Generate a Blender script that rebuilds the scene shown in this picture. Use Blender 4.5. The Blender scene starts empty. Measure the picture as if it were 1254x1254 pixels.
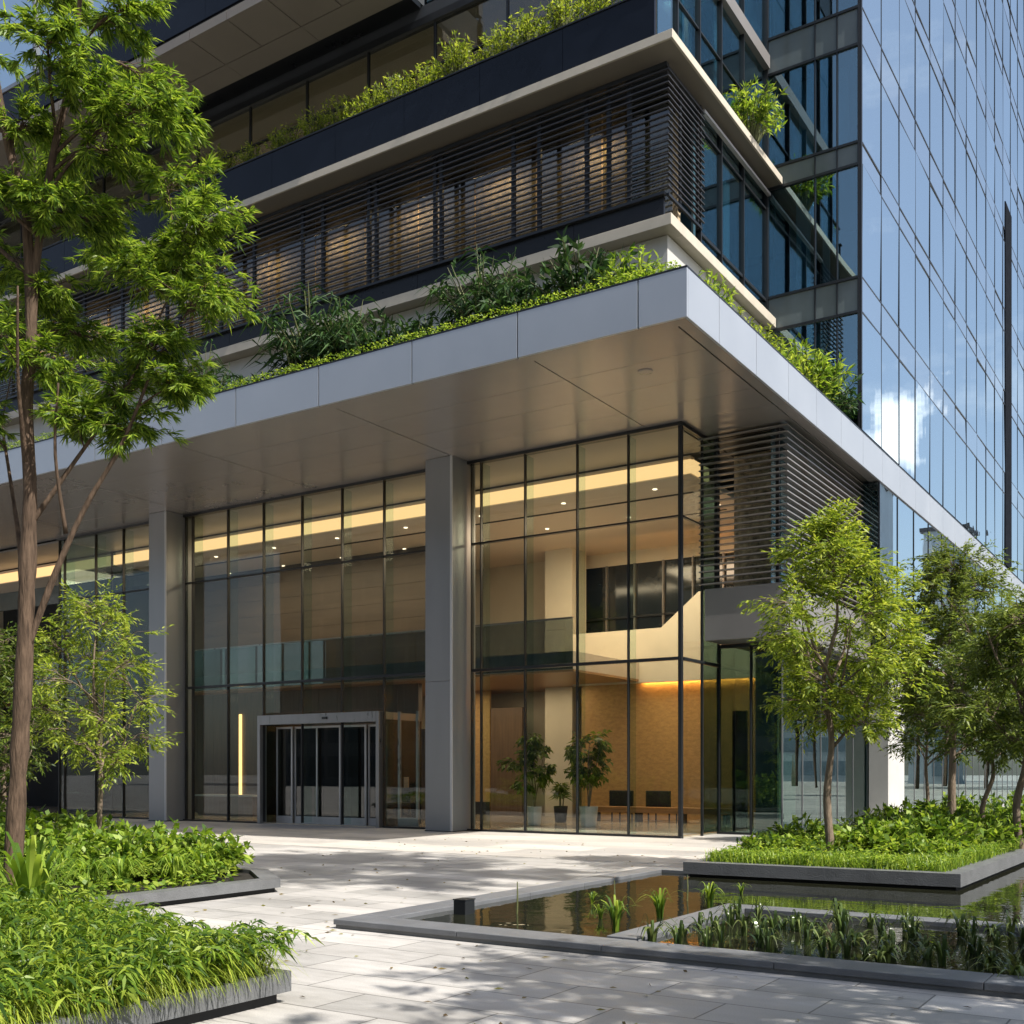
import bpy, math, random
import numpy as np
from mathutils import Vector

SC = bpy.context.scene
COL = SC.collection
rng = np.random.default_rng(11)
random.seed(5)
PI = math.pi

# ------------------------------------------------------------------ materials
def new_mat(name):
    m = bpy.data.materials.new(name); m.use_nodes = True
    nt = m.node_tree; nt.nodes.clear()
    out = nt.nodes.new('ShaderNodeOutputMaterial')
    return m, nt, out

def N(nt, kind, **kw):
    n = nt.nodes.new(kind)
    for k, v in kw.items():
        if k.startswith('_'):
            setattr(n, k[1:], v)
        else:
            key = int(k[1:]) if k[0] == 'i' and k[1:].isdigit() else k.replace('__', ' ')
            n.inputs[key].default_value = v
    return n

def rgba(c): return (c[0], c[1], c[2], 1.0)

def surf(name, col, rough=0.5, metal=0.0, var=0.12, scale=3.0, bump=0.0, bscale=40.0, stretch=(1, 1, 1), spec=0.5, rvar=0.1, coat=0.0, ior=1.45):
    """painted / stone / metal surface with uneven tone, gloss and relief"""
    m, nt, out = new_mat(name)
    b = N(nt, 'ShaderNodeBsdfPrincipled', Metallic=metal, IOR=ior)
    b.inputs['Specular IOR Level'].default_value = spec
    b.inputs['Coat Weight'].default_value = coat
    tc = N(nt, 'ShaderNodeTexCoord'); mp = N(nt, 'ShaderNodeMapping'); mp.inputs['Scale'].default_value = stretch
    nt.links.new(tc.outputs['Object'], mp.inputs['Vector'])
    nz = N(nt, 'ShaderNodeTexNoise', Scale=scale, Detail=6.0, Roughness=0.62)
    nt.links.new(mp.outputs[0], nz.inputs['Vector'])
    rp = N(nt, 'ShaderNodeValToRGB')
    rp.color_ramp.elements[0].position = 0.3; rp.color_ramp.elements[1].position = 0.72
    rp.color_ramp.elements[0].color = rgba([c * (1 - var) for c in col])
    rp.color_ramp.elements[1].color = rgba([min(1, c * (1 + var)) for c in col])
    nt.links.new(nz.outputs['Fac'], rp.inputs['Fac']); nt.links.new(rp.outputs['Color'], b.inputs['Base Color'])
    mr = N(nt, 'ShaderNodeMapRange'); mr.inputs['To Min'].default_value = max(0.02, rough - rvar); mr.inputs['To Max'].default_value = min(1, rough + rvar)
    nt.links.new(nz.outputs['Fac'], mr.inputs['Value']); nt.links.new(mr.outputs[0], b.inputs['Roughness'])
    if bump:
        n2 = N(nt, 'ShaderNodeTexNoise', Scale=bscale, Detail=5.0)
        nt.links.new(mp.outputs[0], n2.inputs['Vector'])
        bp = N(nt, 'ShaderNodeBump', Strength=bump, Distance=0.02)
        nt.links.new(n2.outputs['Fac'], bp.inputs['Height']); nt.links.new(bp.outputs[0], b.inputs['Normal'])
    nt.links.new(b.outputs[0], out.inputs['Surface'])
    return m

def glass(name, tint, base, gloss=(1, 1, 1), rough=0.0, wob=0.0, power=5.0, vary=0.0):
    """thin architectural glazing: see-through, with mirror reflection that grows towards grazing angles"""
    m, nt, out = new_mat(name)
    tr = N(nt, 'ShaderNodeBsdfTransparent', Color=rgba(tint))
    gl = N(nt, 'ShaderNodeBsdfGlossy', Color=rgba(gloss), Roughness=rough)
    if vary:
        ge = N(nt, 'ShaderNodeNewGeometry'); vr = N(nt, 'ShaderNodeMapRange'); vr.inputs['To Min'].default_value = 1 - vary; vr.inputs['To Max'].default_value = 1.0
        sc_ = N(nt, 'ShaderNodeVectorMath', _operation='SCALE'); sc_.inputs[0].default_value = gloss
        nt.links.new(ge.outputs['Random Per Island'], vr.inputs['Value']); nt.links.new(vr.outputs[0], sc_.inputs['Scale']); nt.links.new(sc_.outputs[0], gl.inputs['Color'])
    lw = N(nt, 'ShaderNodeLayerWeight', Blend=0.5)
    pw = N(nt, 'ShaderNodeMath', _operation='POWER', i1=power); nt.links.new(lw.outputs['Facing'], pw.inputs[0])
    mr = N(nt, 'ShaderNodeMapRange'); mr.inputs['To Min'].default_value = base; mr.inputs['To Max'].default_value = 1.0
    nt.links.new(pw.outputs[0], mr.inputs['Value'])
    mx = N(nt, 'ShaderNodeMixShader')
    nt.links.new(mr.outputs[0], mx.inputs[0]); nt.links.new(tr.outputs[0], mx.inputs[1]); nt.links.new(gl.outputs[0], mx.inputs[2])
    if wob:
        tc = N(nt, 'ShaderNodeTexCoord'); mp = N(nt, 'ShaderNodeMapping'); mp.inputs['Scale'].default_value = (1.6, 1.6, 0.35)
        nz = N(nt, 'ShaderNodeTexNoise', Scale=0.8, Detail=1.0)
        nt.links.new(tc.outputs['Object'], mp.inputs[0]); nt.links.new(mp.outputs[0], nz.inputs['Vector'])
        bp = N(nt, 'ShaderNodeBump', Strength=wob, Distance=0.05)
        nt.links.new(nz.outputs['Fac'], bp.inputs['Height']); nt.links.new(bp.outputs[0], gl.inputs['Normal'])
    nt.links.new(mx.outputs[0], out.inputs['Surface'])
    return m

def emit(name, col, strength):
    m, nt, out = new_mat(name)
    e = N(nt, 'ShaderNodeEmission', Color=rgba(col), Strength=strength)
    nt.links.new(e.outputs[0], out.inputs['Surface'])
    return m

def leafmat(name, dark, mid, light, trans=0.35, rough=0.45):
    m, nt, out = new_mat(name)
    g = N(nt, 'ShaderNodeNewGeometry')
    rp = N(nt, 'ShaderNodeValToRGB'); cr = rp.color_ramp
    cr.elements[0].color = rgba(dark); cr.elements[0].position = 0.0
    cr.elements[1].color = rgba(light); cr.elements[1].position = 1.0
    e = cr.elements.new(0.55); e.color = rgba(mid)
    nt.links.new(g.outputs['Random Per Island'], rp.inputs[0])
    b = N(nt, 'ShaderNodeBsdfPrincipled', Roughness=rough); b.inputs['Specular IOR Level'].default_value = 0.35
    t = N(nt, 'ShaderNodeBsdfTranslucent')
    hs = N(nt, 'ShaderNodeHueSaturation', Hue=0.49, Saturation=1.05, Value=1.45)
    nt.links.new(rp.outputs[0], b.inputs['Base Color']); nt.links.new(rp.outputs[0], hs.inputs['Color']); nt.links.new(hs.outputs[0], t.inputs['Color'])
    mx = N(nt, 'ShaderNodeMixShader', i0=trans)
    nt.links.new(b.outputs[0], mx.inputs[1]); nt.links.new(t.outputs[0], mx.inputs[2]); nt.links.new(mx.outputs[0], out.inputs['Surface'])
    return m

def paving(name, c1, c2, mortar, bw, bh, gap=0.006, big=0.18, warm=(1, 0.97, 0.93)):
    m, nt, out = new_mat(name)
    b = N(nt, 'ShaderNodeBsdfPrincipled'); b.inputs['Specular IOR Level'].default_value = 0.4
    tc = N(nt, 'ShaderNodeTexCoord')
    br = N(nt, 'ShaderNodeTexBrick', Color1=rgba(c1), Color2=rgba(c2), Mortar=rgba(mortar), Scale=1.0)
    br.inputs['Mortar Size'].default_value = gap; br.inputs['Mortar Smooth'].default_value = 0.3
    br.inputs['Brick Width'].default_value = bw; br.inputs['Row Height'].default_value = bh; br.inputs['Bias'].default_value = 0.0
    br.offset = 0.5; br.squash = 1.0
    nt.links.new(tc.outputs['Object'], br.inputs['Vector'])
    def noise(scale, stretch, det=5.0):
        mp = N(nt, 'ShaderNodeMapping'); mp.inputs['Scale'].default_value = stretch
        n = N(nt, 'ShaderNodeTexNoise', Scale=scale, Detail=det, Roughness=0.6)
        nt.links.new(tc.outputs['Object'], mp.inputs[0]); nt.links.new(mp.outputs[0], n.inputs['Vector']); return n
    n1 = noise(0.55, (0.45, 1.5, 1)); n2 = noise(90.0, (1, 1, 1), 3.0); n3 = noise(6.0, (0.5, 1.6, 1))
    def ramp(n, lo, hi, a=0.3, z=0.7):
        r = N(nt, 'ShaderNodeMapRange'); r.inputs['From Min'].default_value = a; r.inputs['From Max'].default_value = z
        r.inputs['To Min'].default_value = lo; r.inputs['To Max'].default_value = hi
        nt.links.new(n.outputs['Fac'], r.inputs['Value']); return r
    r1 = ramp(n1, 1 - big, 1 + big * 0.8); r2 = ramp(n2, 0.86, 1.12); r3 = ramp(n3, 0.9, 1.08)
    m1 = N(nt, 'ShaderNodeMath', _operation='MULTIPLY'); m2 = N(nt, 'ShaderNodeMath', _operation='MULTIPLY')
    nt.links.new(r1.outputs[0], m1.inputs[0]); nt.links.new(r2.outputs[0], m1.inputs[1])
    nt.links.new(m1.outputs[0], m2.inputs[0]); nt.links.new(r3.outputs[0], m2.inputs[1])
    vm = N(nt, 'ShaderNodeVectorMath', _operation='SCALE')
    nt.links.new(br.outputs['Color'], vm.inputs[0]); nt.links.new(m2.outputs[0], vm.inputs['Scale'])
    nt.links.new(vm.outputs[0], b.inputs['Base Color'])
    rr = ramp(n3, 0.38, 0.62); nt.links.new(rr.outputs[0], b.inputs['Roughness'])
    ad = N(nt, 'ShaderNodeMath', _operation='MULTIPLY_ADD', i1=0.12)
    iv = N(nt, 'ShaderNodeMath', _operation='SUBTRACT', i0=1.0)
    nt.links.new(br.outputs['Fac'], iv.inputs[1]); nt.links.new(n2.outputs['Fac'], ad.inputs[0]); nt.links.new(iv.outputs[0], ad.inputs[2])
    bp = N(nt, 'ShaderNodeBump', Strength=0.35, Distance=0.006); nt.links.new(ad.outputs[0], bp.inputs['Height']); nt.links.new(bp.outputs[0], b.inputs['Normal'])
    nt.links.new(b.outputs[0], out.inputs['Surface'])
    return m

M = {}
M['plaza'] = paving('granite_paving', (0.315, 0.305, 0.29), (0.47, 0.45, 0.425), (0.13, 0.125, 0.115), 1.15, 0.55, 0.008, 0.27)
M['fore'] = paving('forecourt_paving', (0.36, 0.345, 0.325), (0.54, 0.50, 0.45), (0.24, 0.22, 0.2), 2.4, 1.2, 0.007, 0.2)
M['fascia'] = surf('fascia_aluminium', (0.37, 0.395, 0.43), 0.34, 0.4, 0.05, 0.6, stretch=(1, 1, 0.6))
M['soffit'] = surf('soffit_panel', (0.33, 0.305, 0.29), 0.24, 0.5, 0.05, 0.7, rvar=0.06)
M['groove'] = surf('dark_joint', (0.012, 0.012, 0.012), 0.7)
M['column'] = surf('column_steel', (0.225, 0.23, 0.24), 0.33, 0.4, 0.04, 0.8, stretch=(2, 2, 0.2), rvar=0.05)
M['edge'] = surf('bright_trim', (0.42, 0.42, 0.43), 0.45, 0.2, 0.05)
M['frame'] = surf('dark_frame', (0.02, 0.022, 0.025), 0.35, 0.3, 0.1)
M['doorsteel'] = surf('satin_door_steel', (0.40, 0.40, 0.405), 0.32, 0.35, 0.06, 5, stretch=(1, 1, 0.15))
M['steel'] = surf('brushed_steel', (0.25, 0.25, 0.255), 0.3, 0.7, 0.07, 5, stretch=(1, 1, 0.15))
M['louver'] = surf('bronze_louver', (0.20, 0.185, 0.175), 0.36, 0.3, 0.12, 2.0, stretch=(0.4, 0.4, 4))
M['louver2'] = surf('dark_louver', (0.055, 0.053, 0.055), 0.35, 0.4, 0.15, 2.0, stretch=(0.4, 0.4, 4))
M['navy'] = surf('navy_parapet', (0.005, 0.007, 0.012), 0.22, 0.0, 0.25, 0.8, spec=0.22)
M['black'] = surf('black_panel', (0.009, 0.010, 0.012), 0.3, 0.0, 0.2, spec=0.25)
M['beige'] = surf('limestone_edge', (0.43, 0.39, 0.32), 0.6, 0.0, 0.08, 2.5, bump=0.08)
M['white'] = surf('white_render', (0.43, 0.425, 0.40), 0.6, 0.0, 0.07, 1.5, bump=0.05)
M['boxpanel'] = surf('grey_box_panel', (0.20, 0.19, 0.185), 0.4, 0.2, 0.05, 1.0)
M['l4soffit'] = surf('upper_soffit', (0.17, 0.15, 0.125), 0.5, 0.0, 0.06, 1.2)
M['core'] = surf('core_wall', (0.03, 0.034, 0.04), 0.6, 0.0, 0.25, 0.5)
M['towercore'] = surf('tower_core_wall', (0.05, 0.06, 0.07), 0.6, 0.0, 0.35, 0.35)
M['spandrel'] = surf('spandrel_panel', (0.12, 0.145, 0.15), 0.12, 0.0, 0.15, 0.8)
M['blind'] = surf('roller_blind', (0.20, 0.22, 0.23), 0.7, 0.0, 0.12, 1.0, stretch=(6, 6, 0.2))
M['glass_lobby'] = glass('lobby_glass', (0.88, 0.925, 0.91), 0.03, wob=0.012)
M['glass_door'] = glass('door_glass', (0.36, 0.39, 0.38), 0.075, wob=0.012)
M['glass_tower'] = glass('tower_glass', (0.30, 0.42, 0.52), 0.85, (0.86, 0.97, 1.0), wob=0.03, power=3.0, vary=0.13)
M['glass_band'] = glass('tower_band_glass', (0.40, 0.48, 0.52), 0.82, (0.92, 0.99, 1.0), wob=0.03, power=3.0, vary=0.10)
M['glass_dark'] = glass('teal_glass', (0.50, 0.70, 0.78), 0.22, (0.75, 0.95, 1.0), wob=0.03)
M['glass_low'] = glass('green_glass', (0.36, 0.48, 0.46), 0.10, (0.85, 0.97, 0.93), wob=0.03)
M['glass_edge'] = glass('fin_glass', (0.86, 0.93, 0.91), 0.004, power=14.0)
M['glass_bal'] = glass('balustrade_glass', (0.55, 0.6, 0.6), 0.10)
M['glass_upper'] = glass('smoked_glass', (0.60, 0.63, 0.60), 0.085, wob=0.01)
M['floor'] = surf('polished_floor', (0.42, 0.36, 0.28), 0.16, 0.0, 0.08, 0.8)
M['lobbyceil'] = surf('lobby_ceiling_paint', (0.58, 0.49, 0.40), 0.5, 0.0, 0.04)
M['cream'] = surf('cream_wall', (0.62, 0.56, 0.45), 0.6, 0.0, 0.05, 1.2)
M['ochre'] = surf('ochre_plaster', (0.47, 0.28, 0.11), 0.7, 0.0, 0.22, 5.0, bump=0.25, bscale=22, stretch=(1, 1, 2.2))
M['woodwall'] = surf('walnut_panel', (0.13, 0.085, 0.055), 0.45, 0.0, 0.25, 3.0, stretch=(4, 4, 0.25))
M['wood'] = surf('oak_wood', (0.36, 0.20, 0.09), 0.4, 0.0, 0.25, 4.0, stretch=(0.4, 3, 6))
M['stonewall'] = surf('brown_stone_wall', (0.085, 0.064, 0.046), 0.5, 0.0, 0.18, 1.2, stretch=(0.5, 0.5, 3))
M['mott'] = surf('mottled_screen_wall', (0.33, 0.26, 0.17), 0.7, 0.0, 0.75, 5.5, stretch=(1, 1, 0.8))
M['darkglass'] = surf('dark_inner_glazing', (0.012, 0.017, 0.02), 0.07, 0.0, 0.4, 1.0, spec=0.8)
M['leather'] = surf('dark_upholstery', (0.02, 0.022, 0.025), 0.5, 0.0, 0.2)
M['potwhite'] = surf('pale_ceramic', (0.58, 0.57, 0.54), 0.4, 0.0, 0.08)
M['potdark'] = surf('charcoal_ceramic', (0.025, 0.027, 0.033), 0.45, 0.0, 0.2)
M['cove'] = emit('cove_light', (1.0, 0.62, 0.27), 0.8)
M['lamp'] = emit('downlight', (1.0, 0.8, 0.56), 2.0)
M['gold'] = emit('gold_light_line', (1.0, 0.58, 0.18), 1.7)
M['strip'] = emit('warm_strip_light', (1.0, 0.50, 0.15), 42.0)
M['stone'] = surf('dark_basalt', (0.115, 0.118, 0.122), 0.5, 0.0, 0.2, 3.0, bump=0.3, bscale=60)
M['stonetop'] = surf('grey_coping', (0.125, 0.13, 0.14), 0.45, 0.0, 0.16, 3.0, bump=0.25, bscale=70)
M['slot_shade'] = surf('recess_shade', (0.012, 0.014, 0.018), 0.9, 0.0, 0.2, spec=0.0)
M['shadowgap'] = surf('plinth_shade', (0.015, 0.015, 0.016), 0.8)  # near-black, so the recess under the coping reads as shade
M['soil'] = surf('dark_soil', (0.014, 0.011, 0.008), 0.95, 0.0, 0.4, 9, bump=0.8, bscale=30)
M['bark'] = surf('brown_bark', (0.085, 0.058, 0.040), 0.9, 0.0, 0.6, 8.0, bump=1.0, bscale=14, stretch=(3, 3, 0.45), spec=0.2)
M['bark2'] = surf('grey_bark', (0.17, 0.13, 0.095), 0.85, 0.0, 0.4, 9.0, bump=0.7, bscale=25, stretch=(3, 3, 0.6), spec=0.2)
M['stem'] = surf('green_stem', (0.09, 0.10, 0.035), 0.7, 0.0, 0.3, 8.0)
M['leaf_big'] = leafmat('fresh_leaf', (0.026, 0.066, 0.009), (0.135, 0.225, 0.022), (0.31, 0.40, 0.055), 0.46)
M['leaf_yel'] = leafmat('yellow_green_leaf', (0.06, 0.105, 0.012), (0.21, 0.285, 0.028), (0.40, 0.45, 0.07), 0.47)
M['leaf_mid'] = leafmat('mid_green_leaf', (0.03, 0.06, 0.010), (0.08, 0.125, 0.016), (0.16, 0.20, 0.03), 0.4)
M['leaf_olive'] = leafmat('olive_leaf', (0.045, 0.075, 0.014), (0.115, 0.16, 0.024), (0.22, 0.27, 0.05), 0.45)
M['leaf_dark'] = leafmat('deep_green_shaded_leaf', (0.010, 0.028, 0.008), (0.024, 0.062, 0.014), (0.06, 0.12, 0.025), 0.25, 0.6)  # deep green species, darkened further in place of shade on the canopy
M['leaf_deep'] = leafmat('marsh_leaf', (0.025, 0.045, 0.015), (0.075, 0.115, 0.03), (0.18, 0.22, 0.07), 0.3, 0.22)
M['leaf_cover'] = leafmat('bright_cover_leaf', (0.045, 0.10, 0.012), (0.19, 0.30, 0.03), (0.38, 0.47, 0.075), 0.45)
M['leaf_grass'] = leafmat('grass_blade', (0.02, 0.055, 0.008), (0.115, 0.20, 0.018), (0.32, 0.40, 0.05), 0.42)
M['city'] = surf('city_wall', (0.34, 0.40, 0.46), 0.6, 0.0, 0.15, 0.2)
M['cityglass'] = surf('city_window', (0.14, 0.20, 0.26), 0.12, 0.0, 0.3, 0.3, spec=0.8)

def water_mat():
    m, nt, out = new_mat('pond_water')
    b = N(nt, 'ShaderNodeBsdfPrincipled', Roughness=0.02, IOR=1.33)
    b.inputs['Base Color'].default_value = (0.016, 0.017, 0.010, 1)
    b.inputs['Specular IOR Level'].default_value = 1.0
    tc = N(nt, 'ShaderNodeTexCoord'); mp = N(nt, 'ShaderNodeMapping'); mp.inputs['Scale'].default_value = (1.0, 1.0, 1)
    nz = N(nt, 'ShaderNodeTexNoise', Scale=2.2, Detail=3.0, Roughness=0.55)
    nt.links.new(tc.outputs['Object'], mp.inputs[0]); nt.links.new(mp.outputs[0], nz.inputs['Vector'])
    bp = N(nt, 'ShaderNodeBump', Strength=0.11, Distance=0.05); nt.links.new(nz.outputs['Fac'], bp.inputs['Height']); nt.links.new(bp.outputs[0], b.inputs['Normal'])
    nt.links.new(b.outputs[0], out.inputs['Surface'])
    return m
M['water'] = water_mat()

# ------------------------------------------------------------------ mesh helpers
ORG = {}
def link(o):
    COL.objects.link(o); return o

class MB:
    def __init__(s): s.v = []; s.f = []; s.mi = []; s.cur = 0
    def add(s, vs, fs):
        b = len(s.v); s.v += [tuple(v) for v in vs]
        for f in fs: s.f.append([b + i for i in f]); s.mi.append(s.cur)
        return s
    def box(s, x0, x1, y0, y1, z0, z1):
        x0, x1 = min(x0, x1), max(x0, x1); y0, y1 = min(y0, y1), max(y0, y1); z0, z1 = min(z0, z1), max(z0, z1)
        return s.add([(x0, y0, z0), (x1, y0, z0), (x1, y1, z0), (x0, y1, z0), (x0, y0, z1), (x1, y0, z1), (x1, y1, z1), (x0, y1, z1)],
                     [(0, 3, 2, 1), (4, 5, 6, 7), (0, 1, 5, 4), (1, 2, 6, 5), (2, 3, 7, 6), (3, 0, 4, 7)])
    def prism(s, poly, z0, z1):
        n = len(poly); vs = [(x, y, z0) for x, y in poly] + [(x, y, z1) for x, y in poly]
        fs = [tuple(range(n - 1, -1, -1)), tuple(range(n, 2 * n))] + [(i, (i + 1) % n, n + (i + 1) % n, n + i) for i in range(n)]
        return s.add(vs, fs)
    def prism_xz(s, poly, y0, y1):
        n = len(poly); vs = [(x, y0, z) for x, z in poly] + [(x, y1, z) for x, z in poly]
        fs = [tuple(range(n)), tuple(range(2 * n - 1, n - 1, -1))] + [(i, n + i, n + (i + 1) % n, (i + 1) % n) for i in range(n)]
        return s.add(vs, fs)
    def tube(s, pts, rad, n=6, cap=True):
        pts = [Vector(p) for p in pts]
        if not hasattr(rad, '__len__'): rad = [rad] * len(pts)
        b = len(s.v)
        a = None
        for i, p in enumerate(pts):
            t = (pts[min(i + 1, len(pts) - 1)] - pts[max(i - 1, 0)]).normalized()
            if a is None:
                a = t.cross(Vector((0, 0, 1))) if abs(t.z) < 0.95 else t.cross(Vector((1, 0, 0)))
            a = (a - t * a.dot(t)).normalized(); c = t.cross(a)
            for k in range(n):
                q = p + (a * math.cos(2 * PI * k / n) + c * math.sin(2 * PI * k / n)) * rad[i]
                s.v.append(tuple(q))
        for i in range(len(pts) - 1):
            for k in range(n):
                s.f.append([b + i * n + k, b + i * n + (k + 1) % n, b + (i + 1) * n + (k + 1) % n, b + (i + 1) * n + k]); s.mi.append(s.cur)
        if cap:
            s.f.append([b + k for k in range(n - 1, -1, -1)]); s.mi.append(s.cur)
            s.f.append([b + (len(pts) - 1) * n + k for k in range(n)]); s.mi.append(s.cur)
        return s
    def lathe(s, prof, n=20, c=(0, 0)):
        b = len(s.v)
        for r, z in prof:
            for k in range(n): s.v.append((c[0] + r * math.cos(2 * PI * k / n), c[1] + r * math.sin(2 * PI * k / n), z))
        for i in range(len(prof) - 1):
            for k in range(n):
                s.f.append([b + i * n + k, b + i * n + (k + 1) % n, b + (i + 1) * n + (k + 1) % n, b + (i + 1) * n + k]); s.mi.append(s.cur)
        s.f.append([b + k for k in range(n - 1, -1, -1)]); s.mi.append(s.cur)
        s.f.append([b + (len(prof) - 1) * n + k for k in range(n)]); s.mi.append(s.cur)
        return s
    def build(s, name, mat, parent=None, smooth=False, bevel=0.0):
        org = ORG.get(parent.name, (0, 0, 0)) if parent else (0, 0, 0)
        me = bpy.data.meshes.new(name)
        me.from_pydata([(v[0] - org[0], v[1] - org[1], v[2] - org[2]) for v in s.v], [], s.f)
        mats = mat if isinstance(mat, (list, tuple)) else [mat]
        for mm in mats: me.materials.append(mm)
        if len(mats) > 1: me.polygons.foreach_set('material_index', s.mi)
        if smooth: me.polygons.foreach_set('use_smooth', [True] * len(me.polygons))
        me.update()
        o = link(bpy.data.objects.new(name, me))
        if bevel:
            bv = o.modifiers.new('edge', 'BEVEL'); bv.width = bevel; bv.segments = 2; bv.limit_method = 'ANGLE'
        if parent:
            o.parent = parent; ORG[o.name] = org
        return o

def np_mesh(name, V, F, mat, parent=None, mi=None):
    """V (n,3), F (m,4) quads"""
    me = bpy.data.meshes.new(name)
    V = np.ascontiguousarray(V, dtype=np.float32); F = np.ascontiguousarray(F, dtype=np.int32)
    me.vertices.add(len(V)); me.vertices.foreach_set('co', V.ravel())
    me.loops.add(F.size); me.loops.foreach_set('vertex_index', F.ravel())
    me.polygons.add(len(F)); me.polygons.foreach_set('loop_start', np.arange(0, F.size, 4, dtype=np.int32))
    mats = mat if isinstance(mat, (list, tuple)) else [mat]
    for mm in mats: me.materials.append(mm)
    if mi is not None: me.polygons.foreach_set('material_index', np.asarray(mi, dtype=np.int32))
    me.update(calc_edges=True)
    o = link(bpy.data.objects.new(name, me))
    if parent: o.parent = parent; ORG[o.name] = ORG.get(parent.name, (0, 0, 0))
    return o

def tag(o, label=None, cat=None, group=None, kind=None):
    for k, v in (('label', label), ('category', cat), ('group', group), ('kind', kind)):
        if v: o[k] = v
    return o

def empty(name, loc, label, cat, group=None):
    o = link(bpy.data.objects.new(name, None)); o.location = loc; o.empty_display_size = 0.3
    ORG[o.name] = tuple(loc)
    return tag(o, label, cat, group)

def copy_tree(o, parent=None):
    c = o.copy(); COL.objects.link(c)
    if parent: c.parent = parent
    for ch in [x for x in o.children]: copy_tree(ch, c)
    return c

def place(proto, used, loc, rz, s, label, group=None):
    o = proto if not used.get(proto.name) else copy_tree(proto)
    used[proto.name] = 1
    o.location = loc; o.rotation_euler = (0, 0, rz); o.scale = (s, s, s) if not hasattr(s, '__len__') else s
    o['label'] = label
    if group: o['group'] = group
    return o
USED = {}

# ------------------------------------------------------------------ foliage helpers
def norm(a): return a / (np.linalg.norm(a, axis=-1, keepdims=True) + 1e-9)
def rdir(n): return norm(rng.normal(size=(n, 3)))

def leaf_geo(P, D, L, W, fold=0.12, droop=0.2):
    n = len(P); D = norm(D)
    up = norm(np.array([0, 0, 1.0]) + 0.55 * rng.normal(size=(n, 3)))
    S = norm(np.cross(D, up)); U = norm(np.cross(S, D))
    L = np.asarray(L).reshape(-1, 1) * np.ones((n, 1)); W = np.asarray(W).reshape(-1, 1) * np.ones((n, 1))
    mid = P + D * L * 0.42
    tip = P + D * L - np.array([0, 0, 1.0]) * L * droop
    a = mid + S * W * 0.5 + U * W * fold; b = mid - S * W * 0.5 + U * W * fold
    V = np.stack([P, a, tip, b], 1).reshape(-1, 3)
    F = np.arange(4 * n).reshape(n, 4)
    return V, F

def blade_geo(P, D, H, L, W, seg=4, arch=0.0):
    """arching ribbon: starts up, leans along D (horizontal unit), ends drooping. H rise, L reach"""
    n = len(P); t = np.linspace(0, 1, seg + 1)
    S = np.stack([-D[:, 1], D[:, 0], np.zeros(n)], 1)
    rows = []
    for k in t:
        c = P + D * (L * k ** 1.5)[:, None] if np.ndim(L) else P + D * L * k ** 1.5
        z = H * ((1.9 + arch) * k - (0.95 + 1.55 * arch) * k * k)
        c = c + np.stack([np.zeros(n), np.zeros(n), z], 1)
        w = W * (0.5 + 0.5 * math.sin(PI * min(1, 0.25 + k * 0.75))) * (1 - k ** 3 * 0.93) * 0.5
        rows.append(c - S * w[:, None]); rows.append(c + S * w[:, None])
    V = np.stack(rows, 1)  # n, 2*(seg+1), 3
    m = 2 * (seg + 1); base = np.arange(n)[:, None] * m
    F = np.concatenate([np.stack([base[:, 0] + 2 * k, base[:, 0] + 2 * k + 1, base[:, 0] + 2 * k + 3, base[:, 0] + 2 * k + 2], 1) for k in range(seg)], 0)
    return V.reshape(-1, 3), F

def join_geo(lst):
    Vs, Fs, b = [], [], 0
    for V, F in lst: Vs.append(V); Fs.append(F + b); b += len(V)
    return np.concatenate(Vs), np.concatenate(Fs)

def smooth_path(pts, k=4):
    P = np.array(pts, float); n = len(P); out = []
    for i in range(n - 1):
        p0, p1, p2, p3 = P[max(i - 1, 0)], P[i], P[i + 1], P[min(i + 2, n - 1)]
        for t in np.linspace(0, 1, k, endpoint=False):
            out.append(0.5 * ((2 * p1) + (-p0 + p2) * t + (2 * p0 - 5 * p1 + 4 * p2 - p3) * t * t + (-p0 + 3 * p1 - 3 * p2 + p3) * t ** 3))
    out.append(P[-1]); return np.array(out)

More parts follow.
